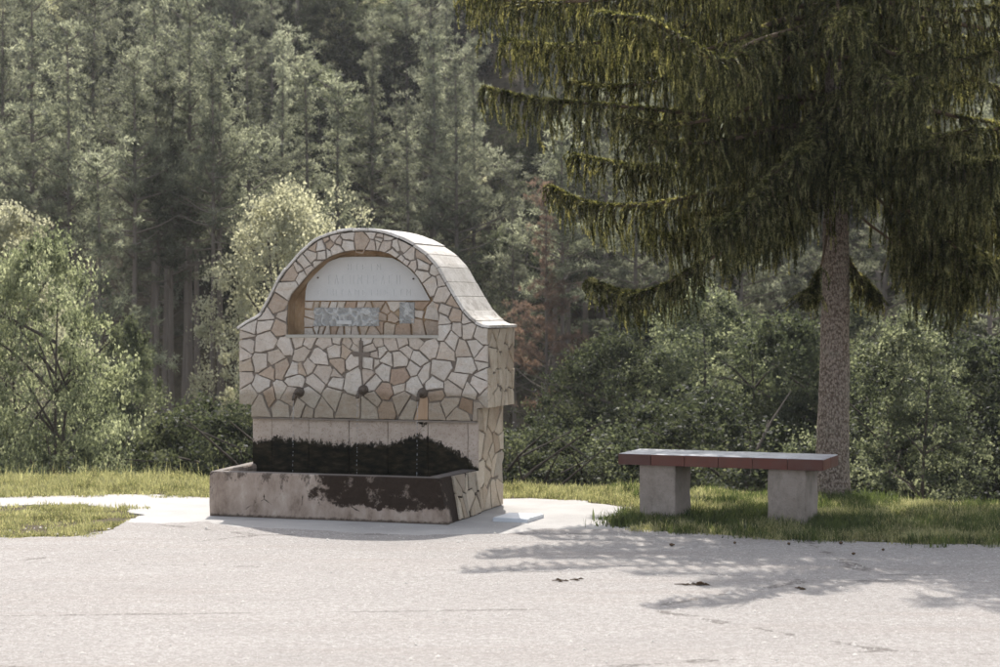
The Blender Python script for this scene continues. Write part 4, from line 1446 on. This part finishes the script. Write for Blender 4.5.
pines = []
for k, (h, cf, cr, nb) in enumerate(((13, .48, 1.9, 60), (14, .42, 2.1, 68), (12, .5, 1.7, 52), (13.5, .32, 2.0, 74), (11, .28, 2.1, 70), (12.5, .45, 1.6, 60), (11, .15, 2.3, 90), (12, .2, 2.2, 95), (10, .12, 2.0, 80), (13, .60, 1.5, 52), (13.5, .63, 1.3, 46), (13, .57, 1.7, 56))):
    t_, vf = proto_pine(h, cf, cr, nb, 100 + k)
    pines.append((h, t_, crown_me(vf), (F_PINE, F_HAZY, F_DEAD)))
leafs = []
for k, (h, cr, ba, nc, per, sz, stems) in enumerate(((7, 2.1, .18, 420, 85, .08, 2), (8, 1.9, .25, 420, 85, .075, 1), (6, 2.4, .08, 480, 95, .065, 3), (9, 2.2, .3, 420, 80, .08, 2))):
    t_, vf = proto_leafy(h, cr, ba, nc, per, sz, 200 + k, stems)
    leafs.append((h, t_, crown_me(vf), (F_LEAF, F_PALE, F_DARK, F_FRESH)))
shrubs = []
for k, (h, cr) in enumerate(((4.6, 2.0), (4.0, 2.3), (5.0, 1.9))):
    t_, vf = proto_leafy(h, cr, .04, 360, 100, .06, 300 + k, 3)
    shrubs.append((h, t_, crown_me(vf), (F_LEAF, F_PALE, F_DARK)))


def tree(name, proto, var, u, Y, top_v, label, cat, group=None, dz=0, xs_=1.0, X=None):
    """stand a tree on the slope so that its top reaches the surveyed height"""
    h, tr_, cr_, mats = proto
    X = (u - 500) * Y / FPX if X is None else X
    zg = float(hill_z(X, Y)) + dz
    if top_v is None: sc = random.uniform(.85, 1.15)
    else: sc = (EYE - (top_v - HOR) * Y / FPX - zg) / h
    r_ = thing(name, (X, Y, zg), random.uniform(0, 6.28), label, cat, group)
    r_.scale = (sc * xs_, sc * xs_, sc)
    link('trunk', tr_, r_); c_ = link('crown', cr_, r_)
    c_.material_slots[0].link = 'OBJECT'; c_.material_slots[0].material = mats[var]
    return r_


ORD = 'first second third fourth fifth sixth seventh eighth ninth tenth eleventh twelfth thirteenth fourteenth fifteenth sixteenth seventeenth eighteenth nineteenth twentieth'.split()
# trees one can point to
tree('willow_tree', leafs[2], 3, 42, 27, 245, 'rounded leafy pale green tree rising at the left edge behind the grass', 'tree', xs_=.56)
tree('leafy_tree', leafs[0], 1, 8, 36, 213, 'bright cream-leaved treetop at the far left above the rounded green tree', 'tree', xs_=.7)
tree('leafy_tree', leafs[1], 3, 128, 33, 325, 'low green leafy tree between the rounded tree and the bare pine trunks', 'tree', xs_=.6)
tree('blossoming_tree', leafs[2], 1, 288, 44, 194, 'pale blossoming tree just above the left shoulder of the fountain', 'tree', xs_=.75)
tree('blossoming_tree', leafs[3], 1, 462, 62, 128, 'pale-leaved tree above the fountain arch, right of its crown', 'tree', xs_=.45)
tree('blossoming_tree', leafs[1], 1, 335, 74, 10, 'whitish-green treetop high on the slope above the fountain', 'tree', xs_=.55)
tree('pine_tree', pines[4], 0, 92, 42, 160, 'lone pine with forked reddish stem above the rounded green tree', 'tree', xs_=.9)
tree('dead_pine', pines[1], 2, 545, 44, 190, 'rusty brown dying pine standing right of the fountain', 'tree', xs_=.8)
tree('dead_pine', pines[3], 2, 388, 78, 12, 'rusty brown pine high on the slope above the fountain', 'tree', xs_=.8)
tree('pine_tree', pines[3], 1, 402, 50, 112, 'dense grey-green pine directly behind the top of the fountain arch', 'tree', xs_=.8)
tree('pine_tree', pines[4], 1, 515, 54, 170, 'short pine between the fountain arch and the hanging spruce boughs', 'tree', xs_=.8)
tree('leafy_tree', leafs[3], 0, 905, 25, 322, 'bushy bright green tree right of the spruce trunk', 'tree', xs_=.9)
tree('leafy_tree', leafs[0], 2, 985, 29, 345, 'green leafy tree at the right edge above the grass', 'tree', xs_=1.0)
tree('leafy_tree', leafs[1], 0, 700, 34, 290, 'leafy tree seen above the bench, under the lowest spruce bough', 'tree', xs_=1.1)
tree('leafy_tree', leafs[2], 2, 610, 33, 340, 'dark leafy tree above the left end of the bench', 'tree', xs_=.9)
tree('leafy_tree', leafs[0], 2, 785, 31, 320, 'dark leafy tree left of the spruce trunk behind the bench', 'tree', xs_=.9)
stand_l, stand_r, stand_t = [], [], []
for u, Y, tv, pr in ((133, 46, 60, 9), (161, 52, 50, 10), (173, 47, 90, 11), (190, 48, 10, 9), (208, 45, 65, 10), (224, 47, 30, 9), (243, 55, 50, 11), (150, 47, 80, 10), (182, 55, 40, 11), (200, 50, 60, 9), (30, 52, -10, 0), (62, 50, 30, 5), (8, 57, -30, 1),
                     (100, 55, -5, 2), (150, 56, -20, 0)):
    stand_l.append(tree('pine_tree', pines[pr], 0, u, Y, tv, 'tall bare-stemmed pine in the stand left of the fountain', 'tree', 'tall pines left of the fountain', xs_=.9))
for u, Y, tv, pr in ((560, 45, 130, 9), (548, 50, 100, 10), (572, 49, 120, 11), (585, 50, 60, 10), (632, 48, 120, 2), (668, 52, 60, 1), (735, 48, 130, 0), (770, 50, 90, 3), (880, 47, 80, 1), (925, 50, 60, 5), (965, 47, 110, 0), (998, 40, 120, 2), (455, 56, 60, 5), (430, 58, 40, 2),
                     (300, 56, 60, 3), (345, 54, 90, 4), (370, 60, 30, 1)):
    stand_r.append(tree('pine_tree', pines[pr], 0, u, Y, tv, 'dark pine at the foot of the slope between fountain and right edge', 'tree', 'pines right of and behind the fountain', xs_=.95))
for k, (u, Y, tv) in enumerate(((640, 42, 295), (665, 36, 350), (735, 40, 300), (760, 36, 340), (815, 40, 310), (850, 44, 290), (880, 36, 330), (930, 38, 300), (960, 42, 280),
                                (105, 32, 375))):
    stand_t.append(tree('leafy_tree', leafs[k % 4], 0 if k % 4 == 1 else 2, u, Y, tv + 18, 'broad-leaved tree in the thicket in front of the pine trunks', 'tree', 'leafy trees in the thicket below the bank', xs_=1.1))
for st, tx in ((stand_l, '%s from the left among the tall bare-stemmed pines left of the fountain'), (stand_r, '%s from the left among the dark pines behind and right of the fountain'), (stand_t, '%s from the left of the broad-leaved trees in front of the pine trunks')):
    for q, o in enumerate(sorted(st, key=lambda o: o.location.x / o.location.y)): o['label'] = tx % ORD[q]
# the wooded slope, row above row
for Y in (60, 66, 72, 79, 87, 95, 104):
    half = .31 * Y + 4
    nrow = int(2 * half / (3.0 if Y < 80 else 2.6))
    for k in range(nrow):
        X_ = -half + (k + .5 + random.uniform(-.4, .4)) * 2 * half / nrow
        Yj = Y + random.uniform(-2.2, 2.2)
        if random.random() < .16:
            tree('leafy_tree', random.choice(leafs), random.choice((0, 0, 1, 2)), 0, Yj, None, 'broad-leaved tree among the pines on the hazy far slope', 'tree', 'broad-leaved trees on the far slope', X=X_)
        else:
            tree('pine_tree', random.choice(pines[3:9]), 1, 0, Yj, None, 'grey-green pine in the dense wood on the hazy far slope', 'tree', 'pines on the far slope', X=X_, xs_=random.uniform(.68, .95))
# undergrowth shrubs below the bank
for k in range(46):
    u = -40 + k * 24 + random.uniform(-10, 10)
    if 260 < u < 470 and k % 2: continue
    Y = random.uniform(26, 41)
    tree('shrub', random.choice(shrubs), 2 if u > 480 or random.random() < .9 else 0, u, Y, random.uniform(415, 455) if (130 < u < 260 or 505 < u < 610) else random.uniform(385, 450), 'dark green shrub in the thicket below the bank', 'shrub', 'shrubs in the thicket below the bank', xs_=random.uniform(.9, 1.3))

for k in range(90):
    Y = 58 + 52 * (k + random.random()) / 90
    tree('shrub', random.choice(shrubs), 2 if k % 3 else 0, 0, Y, None, 'green shrub growing between the pines on the far slope', 'shrub', 'shrubs between the pines on the far slope', X=random.uniform(-.30, .30) * Y)

# ------------------------------------------------------------------ air
HZ = True
if HZ:
    vs, fs = [], []
    box(vs, fs, -640, 640, -320, 440, -8, 62)
    hz = link('haze', pymesh('haze', vs, fs), kind='stuff')
    hm = bpy.data.materials.new('haze_air'); hm.use_nodes = True
    t = hm.node_tree
    t.nodes.remove(t.nodes['Principled BSDF'])
    pv = t.nodes.new('ShaderNodeVolumePrincipled')
    pv.inputs['Color'].default_value = (.93, .95, 1, 1)
    pv.inputs['Density'].default_value = .0003
    pv.inputs['Anisotropy'].default_value = .35
    t.links.new(pv.outputs[0], t.nodes['Material Output'].inputs['Volume'])
    hz.data.materials.append(hm)
